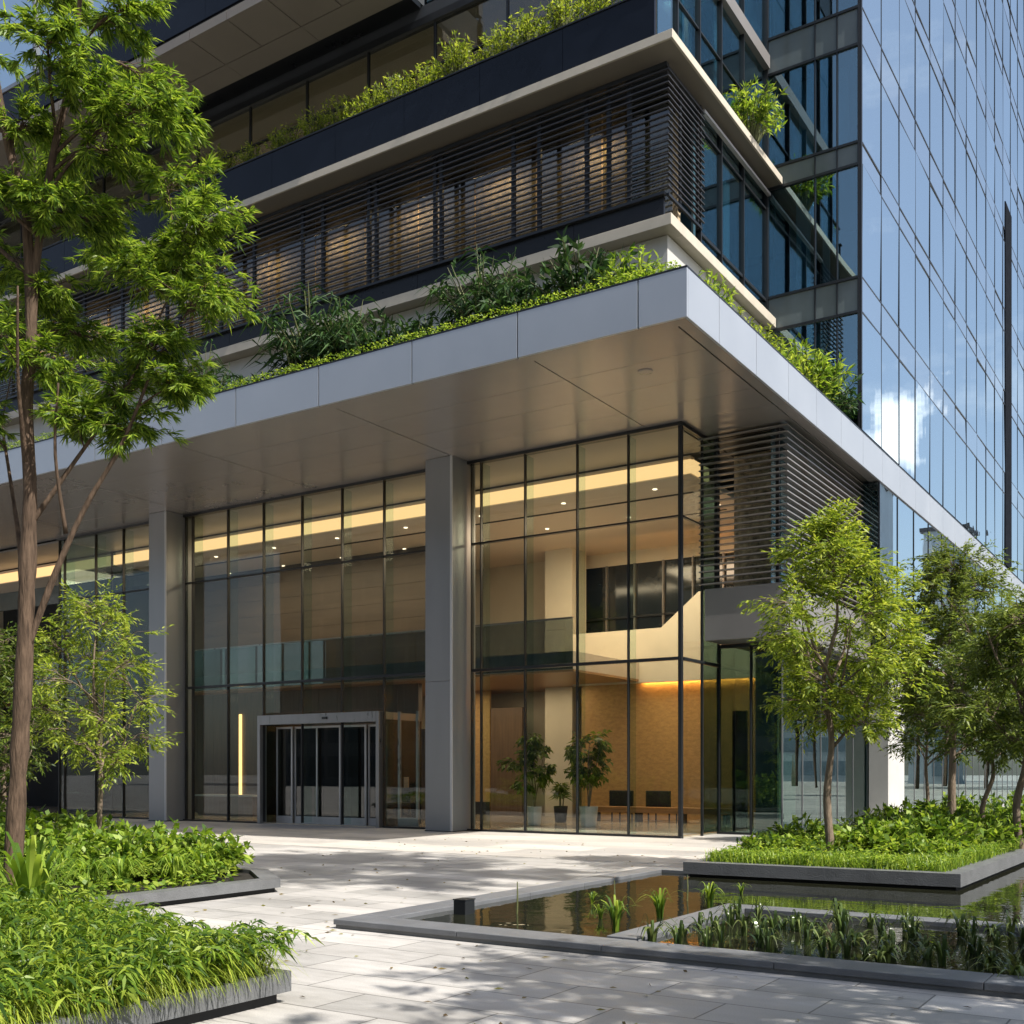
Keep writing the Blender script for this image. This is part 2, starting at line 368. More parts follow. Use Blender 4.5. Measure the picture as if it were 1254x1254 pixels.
def build_tree(root, limbs, clumps, rc, leaf, bark, twigs=14, sprays=4, spl=0.28, nl=9, ll=0.18, lw=0.03, droop=0.35, twig_r=0.006, fan=False, gap_low=0.0, bn=8, flat=0.75):
    """limbs: [(points, r0, r1)] ; clumps: array of centres; everything in tree-local metres"""
    tb = MB(); sk = []
    for pts, r0, r1 in limbs:
        sp = smooth_path(pts, 5); rr = np.linspace(0, 1, len(sp)) ** 0.9 * (r1 - r0) + r0
        rr = rr * (1 + 0.07 * rng.normal(size=len(rr)))
        tb.tube(sp, list(rr), bn)
        for p, r in zip(sp, rr): sk.append((p[0], p[1], p[2], r))
    sk = np.array(sk)
    geos = []
    for c in clumps:
        c = np.asarray(c, float)
        d = np.linalg.norm(sk[:, :3] - c, axis=1) + np.where(sk[:, 2] > c[2] - 0.25 * np.linalg.norm(sk[:, :2] - c[:2], axis=1) - 0.1, 3.0, 0)
        i = int(np.argmin(d)); a = sk[i, :3]; r0 = min(sk[i, 3] * 0.6, 0.05)
        dist = np.linalg.norm(c - a)
        mid = a + (c - a) * 0.5 + np.array([0, 0, 0.14 * dist]) + rng.normal(size=3) * 0.05 * dist
        br = smooth_path([a, mid, c], 5)
        tb.tube(br, list(np.linspace(r0, twig_r * 1.6, len(br))), 5)
        rcl = rc * rng.uniform(0.75, 1.25)
        for _ in range(twigs):
            u = rng.uniform(0.35, 1.0); j = u * (len(br) - 1); j0 = int(min(j, len(br) - 2)); s = br[j0] + (br[j0 + 1] - br[j0]) * (j - j0)
            e = c + rdir(1)[0] * rcl * rng.uniform(0.35, 1.0) * np.array([1.15, 1.15, flat])
            m2 = (s + e) / 2 + np.array([0, 0, 0.10 * np.linalg.norm(e - s)])
            tb.tube([s, m2, e], [twig_r, twig_r * 0.8, twig_r * 0.35], 3, cap=False)
            for q in range(sprays):
                t = rng.uniform(0.3, 1.0) if q else 1.0
                p = (1 - t) ** 2 * s + 2 * t * (1 - t) * m2 + t * t * e
                ax = norm((e - m2) + rng.normal(size=3) * 0.35 * np.linalg.norm(e - m2) + np.array([0, 0, -0.1 * droop]))
                k = max(3, int(nl * rng.uniform(0.7, 1.3)))
                if fan:
                    tt = rng.uniform(0, 0.35, k)
                else:
                    tt = np.linspace(0.1, 1.0, k)
                sag = np.array([0, 0, -1.0])
                P = p + ax * (tt * spl)[:, None] + sag * (droop * 0.4 * spl * tt ** 2)[:, None]
                side = norm(np.cross(ax, np.array([0.1, 0.05, 1.0])) + 1e-6)
                sg = np.where(np.arange(k) % 2 == 0, 1.0, -1.0)
                if fan:
                    ang = rng.uniform(-1.25, 1.25, k)
                    D = ax * np.cos(ang)[:, None] + side * np.sin(ang)[:, None]
                else:
                    D = ax * 0.75 + side * (sg * 0.75)[:, None]
                D = D + rng.normal(size=(k, 3)) * 0.22 + sag * droop * rng.uniform(0.4, 1.2, k)[:, None]
                geos.append(leaf_geo(P, D, ll * rng.uniform(0.65, 1.2, k), lw * rng.uniform(0.7, 1.2, k), droop=droop * 0.35))
    V, F = join_geo(geos)
    tb.build('trunk', bark, None, smooth=True).parent = root
    cr = np_mesh('crown', V, F, leaf); cr.parent = root
    return root

def auto_tree(label, loc, H, R, z0, leaf, bark, nclump=22, r0=0.09, group=None, lean=(0, 0), name='tree', cat='tree', **kw):
    root = empty(name, loc, label, cat, group); root.rotation_euler = (0, 0, 0)
    tr = [(0, 0, -0.15)]
    for k in range(1, 6):
        tr.append((lean[0] * k / 5 + rng.normal() * 0.05, lean[1] * k / 5 + rng.normal() * 0.05, H * 0.86 * k / 5))
    limbs = [(tr, r0, r0 * 0.18)]
    for k in range(5):
        a = k * 2.4 + rng.uniform(0, 1); zz = z0 * rng.uniform(0.75, 1.15) + k * 0.09 * (H - z0)
        f = zz / (H * 0.86); b = np.array([lean[0] * f, lean[1] * f, zz])
        e = b + np.array([math.cos(a) * R * 0.6, math.sin(a) * R * 0.6, (H - z0) * rng.uniform(0.25, 0.42)])
        limbs.append(([b, (b + e) / 2 + np.array([math.cos(a) * R * 0.08, math.sin(a) * R * 0.08, -0.05]), e], r0 * 0.42, r0 * 0.12))
    cl = []
    for k in range(nclump):
        t = (k + 0.5) / nclump; zz = z0 + (H - z0) * (0.1 + 0.86 * t)
        prof = math.sin(PI * min(1, 0.22 + 0.78 * t)) ** 0.8 * R
        a = k * 2.39996 + rng.uniform(-0.5, 0.5); q = prof * math.sqrt(rng.uniform(0.1, 1.05))
        cl.append((lean[0] * zz / H + q * math.cos(a), lean[1] * zz / H + q * math.sin(a), zz))
    build_tree(root, limbs, cl, kw.pop('rc', R * 0.38), leaf, bark, **kw)
    return root

def shrub_proto(name, kind, leaf, h=1.0, r=0.6, n=60, nl=10, ll=0.14, lw=0.04, arch=0.0):
    """unit plants; kind 'bush' | 'palm' | 'strap'"""
    root = empty(name, (0, 0, -50), 'x', 'plant')
    sb = MB(); geos = []
    if kind == 'strap':
        a = rng.uniform(0, 2 * PI, n); D = np.stack([np.cos(a), np.sin(a), np.zeros(n)], 1)
        P = D * rng.uniform(0, 0.12 * r, n)[:, None]
        geos.append(blade_geo(P, D, h * rng.uniform(0.55, 1.0, n), r * rng.uniform(0.25, 1.0, n), lw * rng.uniform(0.7, 1.2, n), 6, arch))
        V, F = join_geo(geos); o = np_mesh('foliage', V, F, leaf); o.parent = root
        return root
    for k in range(n):
        a = rng.uniform(0, 2 * PI); q = math.sqrt(rng.uniform(0, 1))
        hh = h * rng.uniform(0.45, 1.0) * (1 - 0.35 * q * q)
        e = np.array([math.cos(a) * r * q, math.sin(a) * r * q, hh])
        s = e * np.array([0.25, 0.25, 0]); m = (s + e) / 2 + np.array([0, 0, 0.12 * h]) - e * np.array([0.1, 0.1, 0])
        sb.tube([s, m, e], [0.012 * h, 0.009 * h, 0.004], 4, cap=False)
        kk = nl
        t = rng.uniform(0.35, 1.0, kk)
        P = ((1 - t) ** 2)[:, None] * s + (2 * t * (1 - t))[:, None] * m + (t * t)[:, None] * e
        if kind == 'palm':
            D = rdir(kk) * np.array([1, 1, 0.35]) + np.array([0, 0, 0.25]); geos.append(leaf_geo(P, D, ll * rng.uniform(0.7, 1.3, kk), lw * rng.uniform(0.7, 1.2, kk), droop=0.55))
        else:
            D = rdir(kk) + norm(e - s) * 0.7; geos.append(leaf_geo(P, D, ll * rng.uniform(0.6, 1.2, kk), lw * rng.uniform(0.7, 1.2, kk), droop=0.15))
    V, F = join_geo(geos)
    st = sb.build('stems', M['stem']); st.parent = root
    o = np_mesh('foliage', V, F, leaf); o.parent = root
    return root

def in_poly(P, poly):
    x, y = P[:, 0], P[:, 1]; c = np.zeros(len(P), bool); j = len(poly) - 1
    for i in range(len(poly)):
        xi, yi = poly[i]; xj, yj = poly[j]
        c ^= ((yi > y) != (yj > y)) & (x < (xj - xi) * (y - yi) / (yj - yi + 1e-12) + xi); j = i
    return c

def scatter(poly, n):
    p = np.array(poly); lo, hi = p.min(0), p.max(0); out = np.zeros((0, 2))
    while len(out) < n:
        q = rng.uniform(lo, hi, (n * 2, 2)); out = np.concatenate([out, q[in_poly(q, poly)]])
    return out[:n]

def cover(name, label, poly, n, z0, hfun, leaf, ll, lw, cat='ground cover', layers=1.0):
    """leafy mass over a bed: leaves spread through the depth of the planting"""
    q = scatter(poly, n); hh = hfun(q[:, 0], q[:, 1])
    z = z0 + hh * (1 - rng.uniform(0, 1, n) ** 2.2 * 0.85)
    P = np.stack([q[:, 0], q[:, 1], z], 1)
    D = rdir(n) * np.array([1, 1, 0.6]) + np.array([0, 0, 0.35])
    V, F = leaf_geo(P, D, ll * rng.uniform(0.6, 1.3, n), lw * rng.uniform(0.7, 1.2, n), droop=0.2)
    o = np_mesh(name, V, F, leaf); return tag(o, label, cat, kind='stuff')

def grass(name, label, poly, n, z0, h, reach, w, leaf, cat='grass', out=None, seg=4, arch=0.0):
    q = scatter(poly, n); a = rng.uniform(0, 2 * PI, n); D = np.stack([np.cos(a), np.sin(a), np.zeros(n)], 1)
    if out is not None:
        D = norm(D * 0.8 + out(q))
        D[:, 2] = 0; D = norm(D)
    P = np.stack([q[:, 0], q[:, 1], np.full(n, z0)], 1)
    hh = h(q[:, 0], q[:, 1]) * rng.uniform(0.55, 1.15, n) if callable(h) else h * rng.uniform(0.55, 1.15, n)
    V, F = blade_geo(P, D, hh, reach * rng.uniform(0.4, 1.2, n), w * rng.uniform(0.7, 1.3, n), seg, arch)
    o = np_mesh(name, V, F, leaf); return tag(o, label, cat, kind='stuff')

# ------------------------------------------------------------------ ground, paving, water
g = MB(); g.add([(-400, -300, 0), (400, -300, 0), (400, 500, 0), (-400, 500, 0)], [(0, 1, 2, 3)])
tag(g.build('plaza', M['plaza']), kind='structure')
g = MB(); g.box(-60, -8.0, 17.3, 24.15, 0.0, 0.006)
tag(g.build('forecourt_paving', M['fore']), kind='structure')
WZ = 0.05
g = MB(); g.add([(-7.3, 8.6, WZ), (9, 8.6, WZ), (9, 34, WZ), (-3.1, 34, WZ), (-3.1, 15.3, WZ), (-6.4, 15.3, WZ), (-6.4, 15.6, WZ), (-7.3, 15.6, WZ)], [(0, 1, 2, 3, 4, 5, 6, 7)])
tag(g.build('water', M['water']), kind='structure')

def coping(name, label, runs, h, cat='kerb', gap=0.012):
    root = empty(name, (runs[0][0], runs[0][2], 0), label, cat)
    for x0, x1, y0, y1 in runs:
        base = MB(); top = MB()
        base.box(x0 + 0.02, x1 - 0.02, y0 + 0.02, y1 - 0.02, 0.0, h - 0.058)
        base.build('plinth', M['stone'], root)
        lx, ly = x1 - x0, y1 - y0
        k = max(1, round(max(lx, ly) / 1.5))
        for i in range(k):
            if lx > ly: a, b = x0 + lx * i / k, x0 + lx * (i + 1) / k; top.box(a + gap / 4, b - gap / 4, y0, y1, h - 0.055, h)
            else: a, b = y0 + ly * i / k, y0 + ly * (i + 1) / k; top.box(x0, x1, a + gap / 4, b - gap / 4, h - 0.055, h)
        top.build('coping', M['stonetop'], root, bevel=0.006)
    return root
coping('pond_kerb', 'low grey stone kerb framing the dark pond', [(-7.62, 9.4, 8.4, 8.82), (-7.62, -7.24, 8.82, 15.75), (-7.24, -6.72, 15.4, 15.75)], 0.095)
coping('bed_wall', 'submerged stone divider around the marsh plants in the pond', [(-4.7, -4.38, 8.83, 11.75), (-4.38, 9.3, 11.43, 11.75)], 0.11)
g = MB(); g.box(-4.37, 9.2, 8.84, 11.42, 0.0, 0.065); o = g.build('marsh_bed', M['water']); tag(o, kind='structure')

def planter(name, label, poly, h, soil_z):
    """stone box: recessed plinth darkened as a shadow gap, thick coping ring, soil"""
    xs = [p[0] for p in poly]; ys = [p[1] for p in poly]; c = (sum(xs) / len(xs), sum(ys) / len(ys))
    root = empty(name, (c[0], c[1], 0), label, 'planter')
    def inset(d):
        out = []
        n = len(poly)
        for i in range(n):
            p0, p1, p2 = Vector(poly[i - 1]), Vector(poly[i]), Vector(poly[(i + 1) % n])
            e1 = (p1 - p0).normalized(); e2 = (p2 - p1).normalized()
            n1 = Vector((-e1.y, e1.x)); n2 = Vector((-e2.y, e2.x))
            b = (n1 + n2); b = b / max(1e-6, b.dot(n1)) 
            out.append(tuple(p1 + b * d))
        return out
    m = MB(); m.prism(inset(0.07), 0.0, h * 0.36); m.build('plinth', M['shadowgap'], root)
    i0, i1 = poly, inset(0.26); m = MB(); n = len(poly)
    for i in range(n):
        j = (i + 1) % n
        a, b, c2, d = i0[i], i0[j], i1[j], i1[i]
        m.add([(a[0], a[1], h * 0.36), (b[0], b[1], h * 0.36), (c2[0], c2[1], h * 0.36), (d[0], d[1], h * 0.36), (a[0], a[1], h), (b[0], b[1], h), (c2[0], c2[1], h), (d[0], d[1], h)],
              [(0, 3, 2, 1), (4, 5, 6, 7), (0, 1, 5, 4), (2, 3, 7, 6)])
    m.build('coping', M['stone'], root)
    m = MB(); m.prism(inset(0.255), h * 0.4, soil_z); m.build('soil', M['soil'], root)
    return root
planter('planter', 'stone planter of arching grass nearest the viewer', [(-14.5, 1.6), (-5.42, 1.6), (-5.42, 5.55), (-14.5, 5.55)], 0.22, 0.17)
P2 = [(-32, 4.5), (-17, 6.0), (-10.5, 6.0), (-10.5, 10.55), (-11.7, 11.5), (-32, 11.5)]
planter('planter', 'stone planter with chamfered corner around the big tree', P2, 0.18, 0.13)
planter('planter', 'dark stone planter island edged by the pond', [(-6.68, 14.95), (-2.85, 15.1), (-2.55, 34), (-6.68, 34)], 0.27, 0.22)

# ------------------------------------------------------------------ office building (podium)
B = empty('office_building', (-30, 24, 0), 'low office block with deep metal canopy, glass lobby and planted terraces', 'building')
GY, GX, GT = 24.17, -10.87, 9.94
def part(name, mat, *boxes, parent=None, bevel=0.0):
    m = MB()
    for b in boxes: m.box(*b)
    return m.build(name, mat, parent or B, bevel=bevel)

# canopy
can = part('canopy', M['groove'], (-60, -8.26, 18.57, 23.2, 10.03, 10.62), (-60, -8.26, 23.2, 31.9, 10.03, 10.62))
xs = [-8.19, -9.18]
while xs[-1] > -58: xs.append(xs[-1] - 2.68)
for a, b in zip(xs[:-1], xs[1:]):
    part('fascia_panel', M['fascia'], (b + 0.012, a - (0.012 if a < -8.2 else 0.0), 18.5, 18.56, 9.9, 10.80), parent=can, bevel=0.006)
ys = [18.5, 20.04] + [22.06 + 2.03 * k for k in range(36)]
for k, (a, b) in enumerate(zip(ys[:-1], ys[1:])):
    part('fascia_panel', M['fascia'], (-8.25, -8.19, (a if k else 18.561) + 0.009, b - 0.009, 9.9, 10.80), parent=can, bevel=0.006)
part('capping', M['frame'], (-60, -8.185, 18.495, 18.72, 10.803, 10.835), (-8.42, -8.185, 18.72, 95, 10.803, 10.835), parent=can)
part('soffit_lip', M['soffit'], (-60, -8.255, 18.565, 18.86, 9.905, 9.95), (-8.5, -8.255, 18.86, 31.96, 9.905, 9.95), parent=can)
m = MB(); xk = -8.54; first = True
sx = [-8.57, -11.75] + [-11.75 - 2.68 * 2 * k for k in range(1, 10)]
for a, b in zip(sx[:-1], sx[1:]):
    yy = 18.9; rows = [18.93, 20.25, 21.6, 22.9, 24.13]
    for r0, r1 in zip(rows[:-1], rows[1:]): m.box(b + 0.014, a - 0.014, r0 + 0.006, r1 - 0.006, 9.955, 10.028)
for r0, r1 in ((24.13, 26.2), (26.2, 28.3), (28.3, 30.3), (30.3, 31.94)): m.box(-10.8, -8.57, r0 + 0.004, r1 - 0.004, 9.955, 10.028)
m.build('soffit', M['soffit'], can)
part('soil', M['soil'], (-60, -8.45, 18.75, 23.2, 10.62, 10.72), (-10.7, -8.45, 23.2, 29.9, 10.62, 10.72), parent=can)
m = MB(); m.lathe([(0.16, 9.952), (0.16, 9.935), (0.11, 9.925)], 20, (-10.1, 20.7)); m.build('ceiling_speaker', M['soffit'], can)

# columns
for x0, x1 in ((-17.95, -17.06), (-29.2, -28.37), (-40.3, -39.45)):
    c = part('column', M['column'], (x0, x1 - 0.06, 23.42, 24.16, 0.02, 4.0), (x0, x1 - 0.06, 23.42, 24.16, 4.008, 9.95), (x1 - 0.058, x1, 23.45, 24.5, 0.02, 9.95), bevel=0.008)
    part('corner_trim', M['edge'], (x1 - 0.058, x1 + 0.004, 23.405, 23.445, 0.02, 9.95), parent=c)
    part('base_plate', M['frame'], (x0 - 0.01, x1 + 0.01, 23.40, 24.16, 0.0, 0.03), parent=c)

# lobby curtain wall
cw = part('curtain_wall', M['frame'], (-35.1, -10.8, 24.1, 24.3, 9.87, 9.95), (-35.1, -24.95, 24.1, 24.26, 0.0, 0.06), (-20.0, -10.83, 24.1, 24.26, 0.0, 0.06))
bays = [([-16.95, -16.65, -15.26, -13.70, -12.26, -10.87], True), ([-28.3, -27.98, -26.35, -24.78, -23.17, -21.58, -20.0, -18.45, -18.0], False), ([-35.0, -34.71, -32.95, -31.46, -30.02, -29.25], True)]
for bx, full in bays:
    for a, b in zip(bx[:-1], bx[1:]):
        for z0, z1 in ((0.07, 4.27), (4.36, 7.69), (7.75, 9.87)):
            if not full and z0 < 1 and -24.9 < (a + b) / 2 < -20: continue
            part('glass_pane', M['glass_lobby'], (a + 0.012, b - 0.012, GY + 0.02, GY + 0.036, z0, z1), parent=cw)
    for i, a in enumerate(bx):
        w = 0.045 if abs(a - GX) < 0.01 else 0.014
        part('mullion', M['frame'], (a - w, a + w, GY - 0.03, GY + 0.07, 0.06, 9.87), parent=cw)
        if 0 < i < len(bx) - 1: part('glass_fin', M['glass_edge'], (a - 0.008, a + 0.008, GY + 0.085, GY + 0.42, 0.06, 9.87), parent=cw)
    part('transom', M['frame'], (bx[0], bx[-1], GY - 0.05, GY + 0.10, 4.28, 4.35), parent=cw)
    part('transom', M['frame'], (bx[0], bx[-1], GY - 0.03, GY + 0.10, 7.70, 7.74), parent=cw)
# return glazing of the corner
for a, b in ((24.2, 25.47), (25.5, 26.52)):
    for z0, z1 in ((0.07, 4.27), (4.36, 7.69), (7.75, 9.87)):
        part('glass_pane', M['glass_lobby'] if a < 25 else M['glass_low'], (GX - 0.008, GX + 0.008, a + 0.06, b - 0.03, z0, z1), parent=cw)
    part('mullion', M['frame'], (GX - 0.03, GX + 0.03, b - 0.025, b + 0.025, 0.0, 9.87), parent=cw)
part('transom', M['frame'], (GX - 0.05, GX + 0.05, 24.3, 26.5, 4.28, 4.35), parent=cw)
part('transom', M['frame'], (GX - 0.04, GX + 0.04, 24.3, 26.5, 7.70, 7.74), parent=cw)
part('head_rail', M['frame'], (GX - 0.06, GX + 0.06, 24.3, 31.9, 9.87, 9.95), parent=cw)
# glazing at the far end of the lobby front
for a, b in ((24.2, 26.4), (26.4, 28.6)):
    part('glass_pane', M['glass_low'], (-35.03, -35.01, a + 0.03, b - 0.03, 0.07, 9.87), parent=cw)
    part('mullion', M['frame'], (-35.05, -34.99, b - 0.03, b + 0.03, 0.0, 9.87), parent=cw)

# entrance portal
dr = part('entrance_portal', M['steel'], (-24.9, -24.78, 24.02, 24.3, 0.0, 3.32), (-20.18, -20.06, 24.02, 24.3, 0.0, 3.32), (-24.78, -20.18, 24.02, 24.25, 3.03, 3.32), (-24.78, -20.18, 24.25, 26.0, 3.1, 3.32), bevel=0.006)
part('side_pane', M['glass_door'], (-24.91, -24.89, 24.31, 26.0, 0.03, 3.1), parent=dr)
part('side_pane', M['glass_door'], (-20.09, -20.07, 24.31, 26.0, 0.03, 3.1), parent=dr)
part('motion_sensor', M['frame'], (-22.2, -22.02, 23.98, 24.02, 3.14, 3.21), parent=dr)
part('floor_track', M['steel'], (-24.8, -20.18, 24.5, 24.75, 0.005, 0.02), parent=dr)
for x0, x1, y in ((-24.62, -23.95, 24.58), (-23.93, -22.98, 24.66), (-22.96, -21.99, 24.58), (-21.97, -21.0, 24.58), (-20.98, -20.26, 24.66)):
    d = MB(); d.box(x0, x0 + 0.05, y - 0.025, y + 0.025, 0.03, 2.98); d.box(x1 - 0.05, x1, y - 0.025, y + 0.025, 0.03, 2.98); d.box(x0 + 0.05, x1 - 0.05, y - 0.025, y + 0.025, 0.03, 0.24); d.box(x0 + 0.05, x1 - 0.05, y - 0.025, y + 0.025, 2.92, 2.98)
    dl = d.build('door_leaf', M['doorsteel'], dr)
    part('door_pane', M['glass_door'], (x0 + 0.05, x1 - 0.05, y - 0.008, y + 0.008, 0.24, 2.92), parent=dl)
for x0, x1, y in ((-24.62, -23.95, 25.9), (-23.93, -22.98, 25.94), (-22.96, -21.99, 25.9), (-21.97, -21.0, 25.9), (-20.98, -20.26, 25.94)):
    d = MB(); d.box(x0, x0 + 0.05, y - 0.025, y + 0.025, 0.03, 2.98); d.box(x1 - 0.05, x1, y - 0.025, y + 0.025, 0.03, 2.98); d.box(x0 + 0.05, x1 - 0.05, y - 0.025, y + 0.025, 0.03, 0.24)
    dl = d.build('inner_door_leaf', M['frame'], dr)
    part('door_pane', M['glass_door'], (x0 + 0.05, x1 - 0.05, y - 0.008, y + 0.008, 0.24, 2.92), parent=dl)
# glazing above the portal and the side screen right of it
for a, b in ((-24.78, -23.17), (-23.17, -21.58), (-21.58, -20.0)):
    part('transom_light', M['glass_lobby'], (a + 0.012, b - 0.012, GY + 0.02, GY + 0.036, 3.40, 4.27), parent=cw)
part('door_panel', M['steel'], (-19.6, -19.52, 24.3, 24.36, 0.06, 3.3), (-18.95, -18.87, 24.3, 24.36, 0.06, 3.3), (-19.52, -18.95, 24.3, 24.36, 0.06, 0.3), parent=dr)
part('push_plate', M['wood'], (-19.35, -19.2, 24.26, 24.298, 1.15, 1.45), parent=dr)

# lobby interior (part of the building)
part('lobby_floor', M['floor'], (-48, -10.92, 24.2, 36.5, 0.0, 0.035))
part('perimeter_ceiling', M['boxpanel'], (-48, -11.0, 24.3, 26.45, 9.88, 9.94))
lc = part('lobby_ceiling', M['lobbyceil'], (-48, -11.65, 26.55, 36.5, 9.36, 9.50), (-48, -11.65, 26.55, 26.8, 9.50, 9.86))
part('cove_light', M['cove'], (-48, -11.62, 26.47, 26.54, 9.39, 9.74), (-11.64, -11.57, 26.545, 27.6, 9.39, 9.74), parent=lc)
part('ceiling_slot', M['groove'], (-48, -12.3, 28.2, 28.32, 9.345, 9.358), (-48, -12.3, 30.6, 30.68, 9.345, 9.358), parent=lc)
part('back_wall', M['cream'], (-48, -11.5, 34.6, 34.9, 8.9, 9.36), (-48, -20.9, 34.6, 34.9, 0.0, 8.9), (-20.9, -11.5, 34.6, 34.9, 4.7, 6.2))
bw = part('inner_glazing', M['darkglass'], (-20.9, -11.5, 34.62, 34.85, 6.2, 8.9))
for k in range(9): part('inner_mullion', M['boxpanel'], (-20.6 + 1.1 * k, -20.54 + 1.1 * k, 34.5, 34.615, 6.2, 8.9), parent=bw)
part('inner_rail', M['frame'], (-20.9, -11.5, 34.5, 34.6, 7.0, 7.06), parent=bw)
part('lobby_column', M['cream'], (-20.0, -18.9, 33.0, 34.0, 0.035, 6.55), (-20.0, -18.9, 33.0, 34.0, 6.56, 9.36))
part('lobby_side_wall', M['cream'], (-48, -47.7, 24.3, 36.5, 0, 9.9), (-11.3, -11.0, 31.5, 36.5, 0, 9.9))
ow = part('feature_wall', M['ochre'], (-18.3, -11.3, 32.6, 32.85, 0.035, 4.55))
part('wall_cove_light', M['strip'], (-18.2, -11.4, 32.51, 32.57, 4.60, 4.63), parent=ow)
m = MB(); m.prism_xz([(-18.5, 4.50), (-11.3, 4.50), (-11.3, 7.3), (-13.9, 7.3), (-15.2, 6.25), (-18.5, 6.25)], 32.3, 32.5); m.build('bulkhead', M['cream'], B)
mz = part('mezzanine', M['lobbyceil'], (-48, -16.0, 28.0, 34.6, 4.62, 5.15))
part('wood_ceiling', M['wood'], (-48, -16.0, 28.02, 34.6, 4.55, 4.615), parent=mz)
part('balustrade', M['glass_bal'], (-48, -16.0, 27.96, 27.985, 4.62, 6.1), parent=mz)
part('handrail', M['steel'], (-48, -16.0, 27.93, 28.01, 6.1, 6.15), parent=mz)
sw = part('stone_wall', M['stonewall'], *[(-37, -22.3, 30.0, 30.2, 5.16 + 0.6 * k, 5.75 + 0.6 * k) for k in range(7)])
part('stone_joint', M['groove'], (-37, -22.3, 30.02, 30.18, 5.15, 9.36), parent=sw)
ww = part('wood_wall', M['woodwall'], *[(-36 + 0.9 * k, -35.11 + 0.9 * k, 29.0, 29.2, 0.035, 4.55) for k in range(15)])
part('light_line', M['gold'], (-30.95, -30.85, 28.93, 28.99, 0.4, 3.75), parent=ww)
part('dark_recess', M['woodwall'], (-22.3, -20.95, 33.0, 33.1, 0.035, 3.9))
part('warm_wall', M['ochre'], (-24.6, -22.35, 33.0, 33.1, 0.035, 4.55))
part('dark_recess', M['woodwall'], (-22.2, -20.4, 28.6, 28.7, 0.035, 3.0))
part('skirting', M['groove'], (-24.6, -22.35, 32.97, 33.0, 0.035, 0.5))

# louvred box at the corner
lb = part('louver_box', M['boxpanel'], (-10.80, -8.74, 25.47, 25.55, 4.85, 6.13), (-8.82, -8.74, 25.551, 33.0, 4.85, 6.13), (-10.80, -8.82, 25.551, 33.0, 4.86, 4.95), bevel=0.005)
for k in range(24):
    z = 6.23 + 0.157 * k
    m = MB()
    for (p, q) in (((-10.93, 25.40), (-8.67, 25.40)), ((-8.67, 25.40), (-8.67, 32.6))):
        if p[1] == q[1]: m.prism([(p[0], p[1]), (q[0], p[1]), (q[0] - 0.13, p[1] + 0.13), (p[0], p[1] + 0.13)], z, z + 0.03)
        else: m.prism([(p[0], p[1]), (p[0], q[1]), (p[0] - 0.17, q[1]), (p[0] - 0.17, p[1] + 0.131)], z, z + 0.03)
    m.build('louver_blade', M['louver'], lb)
for x in (-10.55, -8.98): part('louver_post', M['frame'], (x - 0.04, x + 0.04, 25.58, 25.66, 6.13, 9.94), parent=lb)
for y in (27.4, 29.3, 31.2): part('louver_post', M['frame'], (-8.93, -8.85, y - 0.04, y + 0.04, 6.13, 9.94), parent=lb)
part('box_lining', M['mott'], (-10.75, -9.3, 27.3, 27.4, 6.13, 9.86), parent=lb)
part('box_shade_top', M['black'], (-10.78, -8.95, 25.7, 31.9, 9.88, 9.93), parent=lb)  # black sheets added above and below to darken the box inside like shade
part('box_shade_base', M['black'], (-10.78, -8.95, 25.7, 31.9, 6.05, 6.1), parent=lb)
part('backing_glass', M['glass_dark'], (-9.25, -9.23, 25.9, 31.9, 6.13, 9.94), parent=lb)
# low glazing beneath the box
lg = part('low_glazing', M['frame'], (-10.85, -9.15, 26.5, 26.6, 4.76, 4.85), (-9.25, -9.15, 26.6, 100, 4.76, 4.85), (-10.85, -9.15, 26.5, 26.58, 0.0, 0.06), (-9.25, -9.17, 26.6, 100, 0.0, 0.06))
for a, b in ((-10.85, -10.0), (-10.0, -9.2)):
    part('low_pane', M['glass_low'], (a + 0.02, b - 0.02, 26.54, 26.556, 0.06, 4.76), parent=lg)
    part('low_mullion', M['frame'], (a - 0.02, a + 0.02, 26.5, 26.6, 0.06, 4.76), parent=lg)
y = 26.58; k = 0
while y < 70:
    yn = y + 1.55
    part('low_pane', M['glass_low'], (-9.216, -9.2, y + 0.02, yn - 0.02, 0.06, 4.76), parent=lg)
    part('low_mullion', M['column'], (-9.23, -9.185, y - 0.012, y + 0.012, 0.06, 4.76), parent=lg)
    y = yn; k += 1
part('inner_partition', M['blind'], (-10.5, -9.9, 28.2, 28.3, 0.03, 4.8), (-9.9, -9.6, 31.6, 31.7, 0.03, 4.8), parent=lg)
part('inner_partition', M['towercore'], (-11.0, -10.9, 33, 60, 0.03, 4.8), parent=lg)
part('inner_black', M['black'], (-10.84, -10.45, 27.4, 27.5, 0.03, 3.2), parent=lg)
for y0 in (34.3,):
    part('side_pier', M['white'], (-9.14, -8.55, y0, y0 + 2.0, 0.0, 4.84), bevel=0.01)

# structural slabs and terrace walls
part('floor_slab', M['core'], (-60, -11.0, 24.3, 36.6, 10.0, 10.05), (-60, -10.95, 23.45, 36.6, 10.63, 14.05))
part('terrace_wall', M['white'], (-60, -10.83, 23.36, 23.44, 10.7, 14.08), (-10.91, -10.83, 23.44, 29.95, 10.72, 14.08))
part('slab_edge', M['beige'], (-60, -10.55, 22.95, 23.6, 14.10, 14.36), (-10.95, -10.55, 23.6, 29.95, 14.10, 14.36), bevel=0.008)
